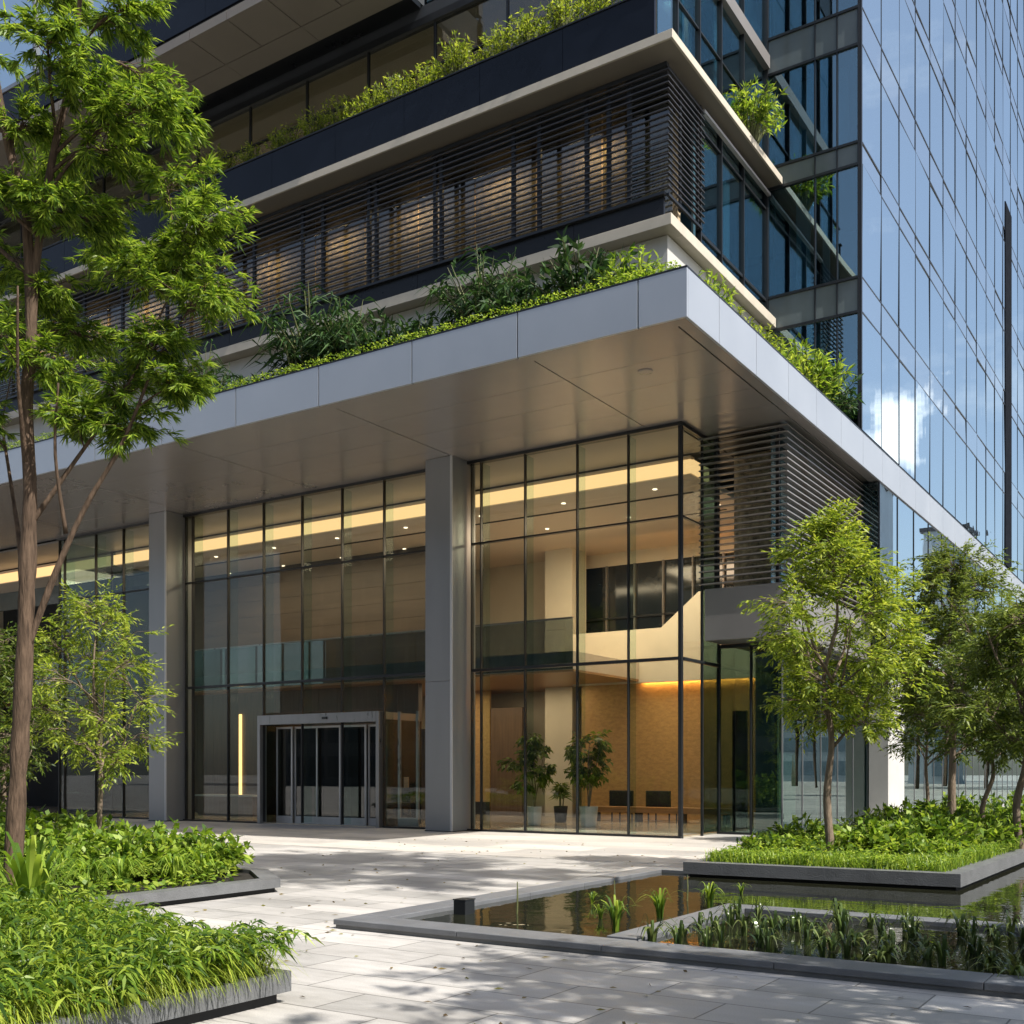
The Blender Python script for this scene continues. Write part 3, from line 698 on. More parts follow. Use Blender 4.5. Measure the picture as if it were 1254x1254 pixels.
# second storey
part('base_panel', M['black'], *[(-10.86 - 2.4 * k - 2.39, -10.86 - 2.4 * k, 23.22, 23.3, 14.37, 14.93) for k in range(20)])
ls = part('louver_screen', M['frame'], (-60, -10.80, 23.12, 23.26, 14.935, 15.0), (-60, -10.74, 23.12, 23.26, 17.87, 17.97), (-10.80, -10.74, 23.26, 25.2, 14.935, 15.0), (-10.80, -10.74, 23.26, 25.2, 17.87, 17.93))
for k in range(19):
    z = 15.08 + 0.149 * k; m = MB()
    m.prism([(-60, 23.1), (-10.68, 23.1), (-10.73, 23.15), (-60, 23.15)], z, z + 0.026)
    m.prism([(-10.68, 23.1), (-10.68, 25.2), (-10.73, 25.2), (-10.73, 23.15)], z, z + 0.026)
    m.build('louver_blade', M['louver2'], ls)
for x in (-11.8, -12.35, -12.95, -14.3, -15.07, -17.34, -17.55, -19.57, -19.83, -21.54, -22.33, -24.3, -25.73, -27.6, -28.2, -30.4, -32.4, -35, -38, -41):
    part('louver_post', M['frame'], (x - 0.05, x + 0.05, 23.3, 23.38, 14.94, 17.9), parent=ls)
for y in (24.1, 25.15): part('louver_post', M['frame'], (-10.88, -10.82, y - 0.04, y + 0.04, 14.94, 17.9), parent=ls)
w2 = part('window_band', M['frame'], (-60, -10.9, 23.8, 23.9, 14.36, 14.5), (-60, -10.9, 23.8, 23.9, 17.75, 18.02))
for k in range(20):
    a = -10.9 - 1.9 * k
    part('smoked_pane', M['glass_upper'], (a - 1.88, a - 0.02, 23.82, 23.836, 14.5, 17.75), parent=w2)
part('screen_wall', M['mott'], (-60, -11.2, 24.75, 24.9, 14.3, 18.0))
part('office_ceiling', M['black'], (-60, -11.0, 23.91, 26.6, 17.76, 17.85))
# third-storey slab, parapet planter
part('slab_edge', M['beige'], (-60, -10.36, 22.6, 22.66, 18.09, 18.29), (-10.42, -10.36, 22.66, 29.95, 18.09, 18.29), bevel=0.006)
part('slab_top', M['beige'], (-60, -10.42, 22.665, 22.98, 18.2, 18.28), (-10.82, -10.42, 22.98, 29.95, 18.2, 18.28))
part('side_rail', M['edge'], (-10.80, -10.70, 25.25, 29.95, 17.86, 17.93))
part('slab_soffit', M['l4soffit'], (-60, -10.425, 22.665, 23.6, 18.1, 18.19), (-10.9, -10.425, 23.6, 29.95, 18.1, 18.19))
part('floor_slab', M['core'], (-60, -10.95, 23.6, 36, 18.0, 18.35))
part('parapet_panel', M['navy'], *[(-10.86 - 2.42 * k - 2.41, -10.86 - 2.42 * k, 22.72, 22.8, 18.3, 19.42) for k in range(20)])
part('parapet_cap', M['frame'], (-60, -10.82, 22.69, 22.86, 19.425, 19.46))
part('terrace_soil', M['soil'], (-60, -10.9, 22.81, 23.75, 18.4, 19.32))
w3 = part('window_band', M['frame'], (-60, -10.9, 23.86, 23.96, 20.78, 20.82), (-60, -10.9, 23.8, 24.0, 22.0, 22.2))
for k in range(20):
    a = -10.9 - 2.36 * k
    part('smoked_pane', M['glass_upper'], (a - 2.34, a - 0.02, 23.9, 23.916, 18.35, 22.0), parent=w3)
    part('mullion', M['frame'], (a - 0.03, a + 0.03, 23.87, 23.95, 18.35, 22.0), parent=w3)
part('office_back', M['cream'], (-60, -12, 27.2, 27.4, 18.3, 22.0))
part('office_ceiling', M['lobbyceil'], (-60, -11, 24.0, 27.2, 22.02, 22.1))
# upper overhang (unseen near part left off so sun reaches the parapet shrubs)
ov = part('overhang', M['black'], (-60, -18.4, 21.05, 23.8, 22.47, 22.6))
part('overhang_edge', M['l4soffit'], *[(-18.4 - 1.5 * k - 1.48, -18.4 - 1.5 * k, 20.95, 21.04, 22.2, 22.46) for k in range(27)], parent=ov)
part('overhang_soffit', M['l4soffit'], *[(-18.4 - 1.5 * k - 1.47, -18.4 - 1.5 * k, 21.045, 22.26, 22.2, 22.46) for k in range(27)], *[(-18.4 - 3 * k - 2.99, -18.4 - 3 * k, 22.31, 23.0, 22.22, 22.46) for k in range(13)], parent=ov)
part('overhang_parapet', M['navy'], *[(-18.4 - 2.7 * k - 2.69, -18.4 - 2.7 * k, 21.0, 21.08, 22.6, 23.72) for k in range(15)], parent=ov)
part('parapet_cap', M['steel'], (-60, -18.4, 20.96, 21.12, 23.725, 23.85), parent=ov)
part('floor_slab', M['core'], (-60, -10.95, 23.9, 36, 22.2, 22.6), (-60, -18.4, 21.3, 24, 22.62, 23.7))
up = part('upper_block', M['towercore'], (-60, -18.8, 22.2, 36, 23.86, 44), (-18.7, -11.3, 25.0, 36, 22.61, 44))
for k in range(15):
    for j in range(5):
        part('upper_pane', M['glass_tower'], (-18.4 - 2.7 * k - 2.67, -18.4 - 2.7 * k - 0.03, 21.2, 21.23, 23.86 + 3.9 * j, 23.86 + 3.9 * j + 3.85), parent=up) if (k < 10 and j < 2) else None
m = MB()
for k in range(15):
    for j in range(5):
        if not (k < 10 and j < 2): m.box(-18.4 - 2.7 * k - 2.67, -18.4 - 2.7 * k - 0.03, 21.2, 21.23, 23.86 + 3.9 * j, 23.86 + 3.9 * j + 3.85)
o = m.build('upper_glazing', M['glass_tower'], up); o['kind'] = 'stuff'
part('upper_mullion', M['steel'], *[(-18.46 - 2.7 * k, -18.34 - 2.7 * k, 21.1, 21.3, 23.86, 43.5) for k in range(16)], parent=up)
m = MB(); m.box(-18.3, -10.95, 23.95, 23.98, 22.7, 43.5); m.build('upper_pane', M['glass_dark'], up)
# side wall glazing of the podium (facing the tower corner)
sg = part('side_glazing', M['frame'], (-10.93, -10.83, 25.2, 29.97, 14.9, 14.98))
part('side_rail', M['frame'], (-10.93, -10.83, 25.2, 29.97, 17.5, 17.56), parent=sg)
part('side_rail', M['frame'], (-10.93, -10.83, 22.9, 29.97, 19.9, 19.94), parent=sg)
yy = [25.22, 26.61, 28.16, 29.95]
for a, b in zip(yy[:-1], yy[1:]):
    for z0, z1 in ((14.37, 14.9), (14.99, 17.5), (17.57, 18.02)):
        part('side_pane', M['glass_dark'], (-10.89, -10.87, a + 0.02, b - 0.02, z0, z1), parent=sg)
    part('side_mullion', M['frame'], (-10.93, -10.80, b - 0.025, b + 0.025, 14.36, 18.03), parent=sg)
part('side_mullion', M['frame'], (-10.93, -10.78, 25.2, 25.25, 14.36, 18.03), parent=sg)
yy = [22.9, 23.9, 25.22, 26.61, 28.16, 29.95]
for a, b in zip(yy[:-1], yy[1:]):
    for z0, z1 in ((18.31, 19.9), (19.95, 21.42), (21.85, 24.0), (24.05, 26.2)):
        if a < 23 and z0 > 20: continue
        part('side_pane', M['glass_dark'], (-10.89, -10.87, a + 0.02, b - 0.02, z0, z1), parent=sg)
    part('side_mullion', M['frame'], (-10.93, -10.80, b - 0.025, b + 0.025, 18.31, 40), parent=sg)
part('side_band', M['boxpanel'], (-10.95, -10.72, 23.9, 29.95, 21.45, 21.82), parent=sg)
o = part('side_band', M['frame'], (-10.93, -10.84, 23.9, 29.95, 26.2, 27.0), parent=sg)
part('side_back', M['towercore'], (-12.4, -12.3, 24.5, 30, 14.3, 17.9), (-12.4, -12.3, 24.5, 30, 18.4, 21.9))
part('side_curtain', M['blind'], (-11.1, -11.05, 25.35, 25.75, 14.4, 17.9), (-11.1, -11.05, 27.3, 27.75, 14.4, 17.9), (-11.1, -11.05, 24.2, 24.8, 18.4, 21.9), (-11.1, -11.05, 26.7, 27.1, 18.4, 21.9))
# dark set-back wing beyond the far end of the lobby
part('end_wing', M['core'], (-62, -35.5, 30.0, 36.6, 0, 9.95))
part('end_clerestory', M['spandrel'], (-62, -36.2, 28.0, 28.1, 8.6, 9.95))
part('end_wall', M['core'], (-62, -60, 18.6, 36.6, 0, 44))

# ------------------------------------------------------------------ glass tower
T = empty('glass_tower', (-8.19, 30, 0), 'tall tower sheathed in blue reflective glass behind the canopy', 'building')
TX, TY = -8.19, 30.0
bands = [(14.05, 14.99), (18.05, 18.65), (21.29, 22.3), (25.3, 25.9), (28.5, 29.5), (32.5, 33.1), (35.7, 36.7), (39.7, 40.3), (43, 44)]
lv = [10.86]
for a, b in bands: lv += [a, b]
lv += [47.5]
tyk = [TY + 0.06] + [32.05 + 2.07 * k for k in range(45)]
tp = part('tower_core', M['towercore'], (-30, -12.6, 37, 125, 0, 10.3), (-30, -9.0, 34, 125, 10.8, 47), (-10.75, -10.7, 30.3, 34, 10.8, 47), (-30, -10.9, 30.5, 34, 22, 47), parent=T)
part('side_backing', M['towercore'], (-9.0, -8.6, 34.0, 125, 10.8, 47), parent=T)
cand = []
for k, (a, b) in enumerate(zip(tyk[:-1], tyk[1:])):
    for j, (z0, z1) in enumerate(zip(lv[:-1], lv[1:])):
        cand.append((k, j, a, b, z0, z1))
cand.sort(key=lambda c: c[0] * 1.0 + max(0, c[1] - 2 - c[0] * 0.55) * 3.0)
rest = []
def pane_geo(a, b, z0, z1):
    j = rng.normal(size=4) * 0.006
    x = TX
    V = [(x - 0.03, a, z0), (x - 0.03, b, z0), (x - 0.03, b, z1), (x - 0.03, a, z1), (x + j[0], a, z0), (x + j[1], b, z0), (x + j[2], b, z1), (x + j[0] + j[2] - j[1], a, z1)]
    return V, [(0, 1, 5, 4), (1, 2, 6, 5), (2, 3, 7, 6), (3, 0, 4, 7), (4, 5, 6, 7), (3, 2, 1, 0)]
rm = MB(); nind = 0
for c in cand:
    V, F = pane_geo(c[2] + 0.012, c[3] - 0.012, c[4] + 0.012, c[5] - 0.012)
    if nind < 96:
        m = MB(); m.add(V, F); m.build('glass_pane', M['glass_band' if c[1] % 2 else 'glass_tower'], T); nind += 1
    else: rm.cur = c[1] % 2; rm.add(V, F)
o = rm.build('glazing', [M['glass_tower'], M['glass_band']], T); o['kind'] = 'stuff'
for k, y in enumerate(tyk[1:45]):
    m = MB(); m.box(TX - 0.06, TX + 0.014, y - 0.014, y + 0.014, 10.86, 47.4)
    m.build('mullion', M['frame'], T)
for z in lv[1:]:
    m = MB(); m.box(TX - 0.06, TX + 0.012, TY + 0.1, 123, z - 0.02, z + 0.02); m.build('transom', M['frame'], T)
part('corner_post', M['frame'], (TX - 0.1, TX + 0.012, TY - 0.01, TY + 0.07, 10.86, 47.4), parent=T)
part('recess_shade_strip', M['slot_shade'], (TX - 0.02, TX + 0.03, 53.3, 55.0, 10.9, 27.2), parent=T)  # dark strip raised on the face, standing in for a recess in shade
part('recess_shade_strip', M['slot_shade'], (TX - 0.02, TX + 0.03, 64.3, 65.6, 24, 36), parent=T)
# front face of the tower
fx = [-10.80, -9.45, -8.84, -8.26]
fz = [10.86, 14.05, 14.99, 18.05, 18.65, 21.29, 22.3, 25.3, 25.9, 28.5, 29.5, 33]
for a, b in zip(fx[:-1], fx[1:]):
    for z0, z1 in zip(fz[:-1], fz[1:]):
        part('front_pane', M['spandrel' if (z0, z1) in bands else 'glass_dark'], (a + 0.015, b - 0.015, TY - 0.0, TY + 0.02, z0 + 0.025, z1 - 0.025), parent=T)
for a in fx: part('front_mullion', M['frame'], (a - 0.018, a + 0.018, TY - 0.04, TY + 0.08, 10.86, 47), parent=T)
for z in fz[1:]: part('front_transom', M['frame'], (-10.8, -8.27, TY - 0.05, TY + 0.08, z - 0.035, z + 0.035), parent=T)
for i, (a, b) in enumerate(bands[:5]):
    part('tower_floor', M['towercore'], (-10.69, -8.62, TY + 0.25, 33.9, a + 0.15, b - 0.1), parent=T)
part('curtain', M['blind'], (-10.15, -9.75, 30.5, 30.55, 15.0, 18.0), (-9.4, -9.2, 30.5, 30.55, 15, 18.0), (-9.0, -8.7, 30.6, 30.65, 18.7, 21.2), (-10.1, -9.7, 30.6, 30.65, 18.7, 21.2), (-9.6, -9.0, 30.6, 30.65, 11, 14), parent=T)
# tower beneath the fascia line
part('under_pane', M['glass_tower'], *[(TX - 0.06, TX - 0.04, 32.0 + 2.07 * k + 0.015, 34.07 + 2.07 * k - 0.015, 6.14, 9.86) for k in range(40)], parent=T)
part('under_return', M['glass_dark'], (-8.73, TX - 0.06, 31.97, 31.99, 6.14, 9.88), parent=T)
part('under_mullion', M['frame'], *[(TX - 0.08, TX - 0.02, 32.0 + 2.07 * k - 0.018, 32.0 + 2.07 * k + 0.018, 6.14, 9.86) for k in range(40)], parent=T)
part('under_band', M['fascia'], *[(TX - 0.1, TX - 0.02, 33.0 + 2.07 * k + 0.01, 35.07 + 2.07 * k - 0.01, 4.85, 6.13) for k in range(40)], parent=T)
part('under_backing', M['towercore'], (-8.72, -8.6, 33.1, 120, 4.86, 9.95), (-11.5, -11.3, 36.6, 120, 0, 5), (-11.3, -8.6, 33.1, 120, 4.86, 4.9), parent=T)
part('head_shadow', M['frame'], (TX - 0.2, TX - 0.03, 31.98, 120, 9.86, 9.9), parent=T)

# ------------------------------------------------------------------ lobby furniture
def potted(label, loc, pot, ph, pr, kind, H):
    r = empty('potted_plant', loc, label, 'potted plant')
    m = MB(); m.lathe([(pr * 0.72, 0), (pr * 0.8, 0.02), (pr, ph - 0.02), (pr, ph), (pr * 0.88, ph), (pr * 0.86, ph - 0.06)], 24)
    o = m.build('pot', pot, None, smooth=False); o.parent = r
    if kind == 'crown':
        n = 50; geos = []
        a = rng.uniform(0, 2 * PI, n); el = rng.uniform(-0.2, 1.2, n)
        D = np.stack([np.cos(a) * np.cos(el), np.sin(a) * np.cos(el), np.sin(el)], 1)
        sp = MB()
        for q in ((0, 0), (0.06, 0.03), (-0.05, 0.04)):
            sp.tube([(q[0], q[1], ph - 0.05), (q[0] * 1.5, q[1] * 1.5, ph + 0.3), (q[0] * 2, q[1] * 2, ph + 0.5)], [0.02, 0.017, 0.014], 6)
        sp.build('stem', M['bark2']).parent = r
        for zz in (0.3, 0.45, 0.55):
            a = rng.uniform(0, 2 * PI, n); D = np.stack([np.cos(a), np.sin(a), rng.uniform(-0.1, 1.0, n)], 1)
            geos.append(leaf_geo(np.tile([0, 0, ph + zz], (n, 1)) + rng.normal(size=(n, 3)) * 0.04, D, 0.42 * rng.uniform(0.7, 1.2, n), 0.06, droop=0.35))
        V, F = join_geo(geos); np_mesh('foliage', V, F, M['leaf_mid']).parent = r
    else:
        tr = [(0, 0, ph - 0.1), (0.03, 0.02, ph + 0.5), (-0.03, 0.03, ph + 1.0), (0.02, 0.0, H * 0.85)]
        lim = [(tr, 0.03, 0.012), ([(0, 0, ph - 0.1), (-0.06, 0.02, ph + 0.6), (-0.2, 0, H * 0.7)], 0.022, 0.01), ([(0.02, 0, ph), (0.14, 0, ph + 0.7), (0.3, 0.05, H * 0.75)], 0.02, 0.008)]
        cl = [(rng.normal() * 0.28, rng.normal() * 0.25, z) for z in np.linspace(ph + 0.75, H - 0.2, 10)]
        build_tree(r, lim, cl, 0.26, M['leaf_mid'], M['bark2'], twigs=9, sprays=3, spl=0.16, nl=4, ll=0.2, lw=0.09, droop=0.4, twig_r=0.004)
    return r
potted('tall slender indoor tree in a pale pot next to the steel column', (-16.85, 27.2, 0.035), M['potwhite'], 0.55, 0.23, 'tree', 2.75)
potted('short spiky palm in a charcoal pot between two indoor trees', (-17.25, 29.4, 0.035), M['potdark'], 0.5, 0.22, 'crown', 1.5)
potted('wide fiddle-leaf indoor tree in a pale pot in front of the ochre wall', (-15.1, 27.3, 0.035), M['potwhite'], 0.58, 0.27, 'tree', 2.75)
m = MB(); r = empty('lobby_bench', (-15, 30.9, 0.035), 'long low oak bench before the ochre lobby wall', 'bench')
part('seat', M['wood'], (-17.2, -12.0, 30.6, 31.2, 0.32, 0.50), parent=r, bevel=0.01)
for x in (-16.8, -15.3, -13.8, -12.4): part('leg', M['frame'], (x - 0.04, x + 0.04, 30.7, 31.1, 0.035, 0.32), parent=r)
for x, lab in ((-16.2, 'dark lounge chair behind the oak bench, beside the fiddle-leaf tree'), (-14.9, 'dark lounge chair behind the oak bench, away from the indoor trees')):
    r = empty('lounge_chair', (x, 31.6, 0.035), lab, 'chair')
    part('backrest', M['leather'], (x - 0.42, x + 0.42, 31.4, 31.52, 0.45, 1.0), parent=r, bevel=0.03)
    part('seat', M['leather'], (x - 0.42, x + 0.42, 31.52, 32.1, 0.3, 0.45), parent=r, bevel=0.03)
    for dx in (-0.36, 0.36):
        for dy in (31.5, 32.05): part('leg', M['frame'], (x + dx - 0.02, x + dx + 0.02, dy - 0.02, dy + 0.02, 0.035, 0.3), parent=r)
r = empty('reception_desk', (-29.4, 27.4, 0.035), 'dark reception desk with white top near the entrance', 'desk')
part('counter_top', M['white'], (-31.2, -28.2, 27.0, 27.7, 0.72, 0.78), parent=r)
part('desk_front', M['woodwall'], (-31.1, -28.3, 27.08, 27.62, 0.035, 0.72), parent=r)
k = 0
lm = MB(); lm.lathe([(0.065, 0), (0.065, -0.012), (0.05, -0.015)], 14)
lamp0 = lm.build('ceiling_light', M['lamp']); tag(lamp0, 'small round downlight glowing in the lobby ceiling', 'ceiling light', 'downlights in the lobby ceiling')
for y in (27.4, 30.0):
    for x in np.arange(-13.2, -34, -2.9):
        o = lamp0 if k == 0 else link(lamp0.copy())
        o.location = (x + 0.3 * (y - 27), y, 9.358); k += 1

# ------------------------------------------------------------------ planting on the building
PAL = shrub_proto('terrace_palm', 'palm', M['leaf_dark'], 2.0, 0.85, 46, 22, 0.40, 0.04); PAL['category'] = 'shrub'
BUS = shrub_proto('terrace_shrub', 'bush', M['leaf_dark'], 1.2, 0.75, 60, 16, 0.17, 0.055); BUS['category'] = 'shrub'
LIT = shrub_proto('terrace_shrub', 'bush', M['leaf_yel'], 1.1, 0.62, 60, 16, 0.13, 0.035); LIT['category'] = 'shrub'
FEA = shrub_proto('terrace_shrub', 'bush', M['leaf_cover'], 1.2, 0.7, 70, 18, 0.17, 0.04); FEA['category'] = 'shrub'
gc = 'shrubs planted along the canopy'
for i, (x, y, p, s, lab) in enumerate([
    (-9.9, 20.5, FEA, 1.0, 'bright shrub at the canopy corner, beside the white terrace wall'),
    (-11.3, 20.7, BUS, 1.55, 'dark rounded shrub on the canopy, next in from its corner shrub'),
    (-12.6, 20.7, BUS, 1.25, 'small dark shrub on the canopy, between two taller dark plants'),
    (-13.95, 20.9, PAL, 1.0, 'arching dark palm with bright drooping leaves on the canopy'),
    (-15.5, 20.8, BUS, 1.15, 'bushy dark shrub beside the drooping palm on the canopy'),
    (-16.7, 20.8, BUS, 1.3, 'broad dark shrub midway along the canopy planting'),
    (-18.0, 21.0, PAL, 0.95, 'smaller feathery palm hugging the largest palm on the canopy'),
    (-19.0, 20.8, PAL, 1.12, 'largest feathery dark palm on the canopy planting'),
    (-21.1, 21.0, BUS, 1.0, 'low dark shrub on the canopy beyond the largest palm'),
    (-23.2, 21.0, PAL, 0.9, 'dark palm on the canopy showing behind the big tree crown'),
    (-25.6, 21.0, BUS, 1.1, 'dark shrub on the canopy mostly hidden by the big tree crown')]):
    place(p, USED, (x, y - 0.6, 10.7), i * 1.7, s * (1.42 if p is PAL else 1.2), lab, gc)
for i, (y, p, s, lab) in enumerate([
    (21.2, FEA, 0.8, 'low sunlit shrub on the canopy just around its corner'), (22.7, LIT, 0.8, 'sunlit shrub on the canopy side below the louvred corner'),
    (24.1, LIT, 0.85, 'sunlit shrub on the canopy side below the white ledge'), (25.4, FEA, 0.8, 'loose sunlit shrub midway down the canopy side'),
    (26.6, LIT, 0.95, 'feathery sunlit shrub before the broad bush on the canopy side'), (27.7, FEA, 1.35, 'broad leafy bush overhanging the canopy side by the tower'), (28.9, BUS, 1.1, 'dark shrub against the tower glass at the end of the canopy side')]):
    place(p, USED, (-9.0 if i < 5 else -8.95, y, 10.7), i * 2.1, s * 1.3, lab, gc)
place(FEA, USED, (-10.35, 26.6, 11.4), 0.4, 1.3, 'tall thin shrub rising against the teal side glass', gc)
g3 = 'shrubs in the black upper parapet planter'
for i, x in enumerate([-11.4, -12.5, -13.4, -14.4, -15.4, -16.6, -17.6, -18.6, -19.6, -20.6, -21.6, -22.9, -24.2, -25.6, -27.2]):
    ords = ['first', 'second', 'third', 'fourth', 'fifth', 'sixth', 'seventh', 'eighth', 'ninth', 'tenth', 'eleventh', 'twelfth', 'thirteenth', 'fourteenth', 'fifteenth']
    place(LIT, USED, (x, 23.12 + rng.normal() * 0.06, 19.28), i * 2.3, 0.9 + 0.35 * rng.uniform(), 'yellow-green shrub in the black upper parapet, %s from its corner' % ords[i], g3)
place(FEA, USED, (-10.55, 27.9, 18.3), 1.0, 1.35, 'bright shrub alone on the upper ledge beside the tower')
cover('foliage', 'clipped bright green hedge strip along the canopy edge', [(-58, 18.78), (-8.6, 18.78), (-8.6, 30), (-9.2, 30), (-8.95, 19.15), (-58, 19.15)], 20000, 10.68, lambda x, y: 0.47 + 0.06 * np.sin(x * 7) * np.sin(y * 5), M['leaf_cover'], 0.07, 0.035)

# ------------------------------------------------------------------ trees
def big_tree():
    L0 = (-11.1, 7.1, 0)
    root = empty('tree', L0, 'large brown-barked tree with drooping fine leaves at the frame edge', 'tree')
    o = np.array(L0)
    def loc(p): return [tuple(np.array(q) - o) for q in p]
    trunk = loc([(-11.13, 7.08, 0.0), (-11.06, 7.13, 1.56), (-11.0, 7.17, 2.9), (-10.97, 7.18, 3.79), (-10.95, 7.2, 4.68), (-10.99, 7.18, 5.58), (-10.94, 7.21, 6.47), (-11.0, 7.17, 7.81), (-11.14, 7.08, 8.4), (-11.3, 6.97, 9.51), (-11.35, 6.95, 10.6)])
    l2 = loc([(-10.95, 7.2, 5.9), (-10.89, 7.24, 7.2), (-10.74, 7.34, 8.35), (-10.59, 7.44, 9.15), (-10.5, 7.49, 9.9), (-10.45, 7.5, 10.8)])
    fk = loc([(-10.97, 7.18, 2.95), (-10.72, 7.36, 3.79), (-10.44, 7.53, 4.5), (-10.1, 7.75, 5.2), (-9.8, 7.95, 6.1)])
    f2 = loc([(-10.6, 7.4, 4.2), (-10.5, 7.2, 5.0), (-10.3, 7.1, 5.7)])
    f3 = loc([(-11.0, 7.18, 3.6), (-11.4, 7.3, 4.6), (-11.8, 7.4, 5.6)])
    f4 = loc([(-10.97, 7.18, 4.9), (-10.7, 6.9, 5.7), (-10.4, 6.7, 6.6)])
    f5 = loc([(-10.95, 7.2, 4.3), (-10.6, 7.5, 5.0), (-10.2, 7.9, 5.9), (-9.9, 8.2, 6.9)])
    cl = [(-10.1, 7.75, 9.91), (-10.78, 7.31, 9.64), (-11.53, 6.83, 9.6), (-10.48, 7.51, 9.11), (-9.9, 7.95, 8.93), (-9.62, 8.17, 8.75), (-11.0, 7.17, 8.71), (-10.18, 7.7, 8.39), (-9.74, 8.02, 8.12), (-9.42, 8.29, 7.7), (-10.78, 7.31, 7.86), (-11.45, 6.88, 8.08), (-10.33, 7.61, 7.68), (-9.6, 8.12, 7.3), (-9.95, 7.87, 7.05), (-9.35, 8.31, 6.85), (-10.78, 7.31, 6.87), (-10.4, 7.56, 6.34), (-11.38, 6.93, 6.47), (-9.85, 7.97, 6.3), (-9.6, 8.17, 5.9), (-10.93, 7.22, 6.07), (-10.1, 7.75, 5.75), (-10.55, 7.46, 5.5), (-10.0, 7.83, 5.4), (-11.15, 7.07, 7.1), (-10.1, 7.75, 10.58), (-10.93, 7.22, 10.9), (-11.9, 6.59, 8.97), (-11.98, 6.54, 7.36), (-11.9, 6.59, 5.9), (-11.6, 6.93, 5.58)]
    c2 = []
    for q in cl:
        d = rng.normal() * 0.45
        # scatter in depth along the sight line from the plaza so the outline stays and the crown gets volume
        v = np.array(q) - np.array([0, 0, 1.6]); v = v / np.linalg.norm(v[:2])
        c2.append(np.array(q) + v * d - o)
    for q in [(-12.6, 8.2, 7.2), (-12.4, 8.6, 9.2), (-11.6, 8.8, 8.1), (-12.8, 7.2, 10.0), (-11.8, 8.3, 10.9), (-11.0, 9.0, 10.0)]: c2.append(np.array(q) - o)
    build_tree(root, [(trunk, 0.108, 0.03), (l2, 0.055, 0.018), (fk, 0.042, 0.015), (f2, 0.026, 0.01), (f3, 0.035, 0.012), (f4, 0.028, 0.01), (f5, 0.032, 0.01)], c2, 0.5, M['leaf_big'], M['bark'], twigs=24, sprays=9, spl=0.22, nl=9, ll=0.135, lw=0.021, droop=0.26, flat=0.62, twig_r=0.006, fan=True, bn=14)
big_tree()
kw = dict(twigs=13, sprays=5, spl=0.24, nl=7, ll=0.115, lw=0.034, droop=0.18)
auto_tree('slim young tree with branching trunk in the left planter', (-14.2, 10.46, 0.13), 4.2, 1.05, 1.3, M['leaf_yel'], M['bark2'], 22, 0.05, **{**kw, 'rc': 0.34, 'twigs': 11, 'll': 0.10, 'lw': 0.03})
auto_tree('bushy multi-stemmed tree half hidden behind the big trunk', (-17.6, 11.0, 0.1), 3.9, 1.2, 1.3, M['leaf_mid'], M['bark2'], 22, 0.07, **kw)
auto_tree('small tree at the frame edge behind the big trunk', (-18.2, 10.2, 0.1), 4.4, 1.2, 1.2, M['leaf_mid'], M['bark2'], 18, 0.07, **kw)
auto_tree('yellow-green young tree nearest the pond in the right planter', (-5.15, 17.25, 0.22), 5.5, 1.18, 1.75, M['leaf_yel'], M['bark2'], 36, 0.075, **{**kw, 'rc': 0.36, 'twigs': 15})
auto_tree('olive green tree standing behind the yellow-green tree', (-4.77, 24.3, 0.22), 6.1, 1.6, 2.1, M['leaf_olive'], M['bark2'], 36, 0.10, **{**kw, 'll': 0.12, 'lw': 0.038, 'twigs': 16, 'sprays': 6})
auto_tree('small grey-barked tree between the two right-hand olive trees', (-3.75, 22.4, 0.22), 3.9, 1.0, 1.5, M['leaf_mid'], M['bark2'], 16, 0.06, **kw)
auto_tree('dark leafy tree at the right frame edge', (-2.9, 20.7, 0.22), 4.4, 1.25, 1.5, M['leaf_olive'], M['bark2'], 28, 0.08, **{**kw, 'twigs': 16, 'sprays': 6})
auto_tree('thin double-stemmed tree beside the white pier', (-5.6, 25.8, 0.22), 4.3, 1.1, 1.5, M['leaf_mid'], M['bark2'], 18, 0.05, **kw)
auto_tree('far olive tree at the end of the right planter', (-4.0, 31.0, 0.22), 6.0, 1.8, 1.6, M['leaf_olive'], M['bark2'], 26, 0.09, **{**kw, 'll': 0.15, 'lw': 0.055})
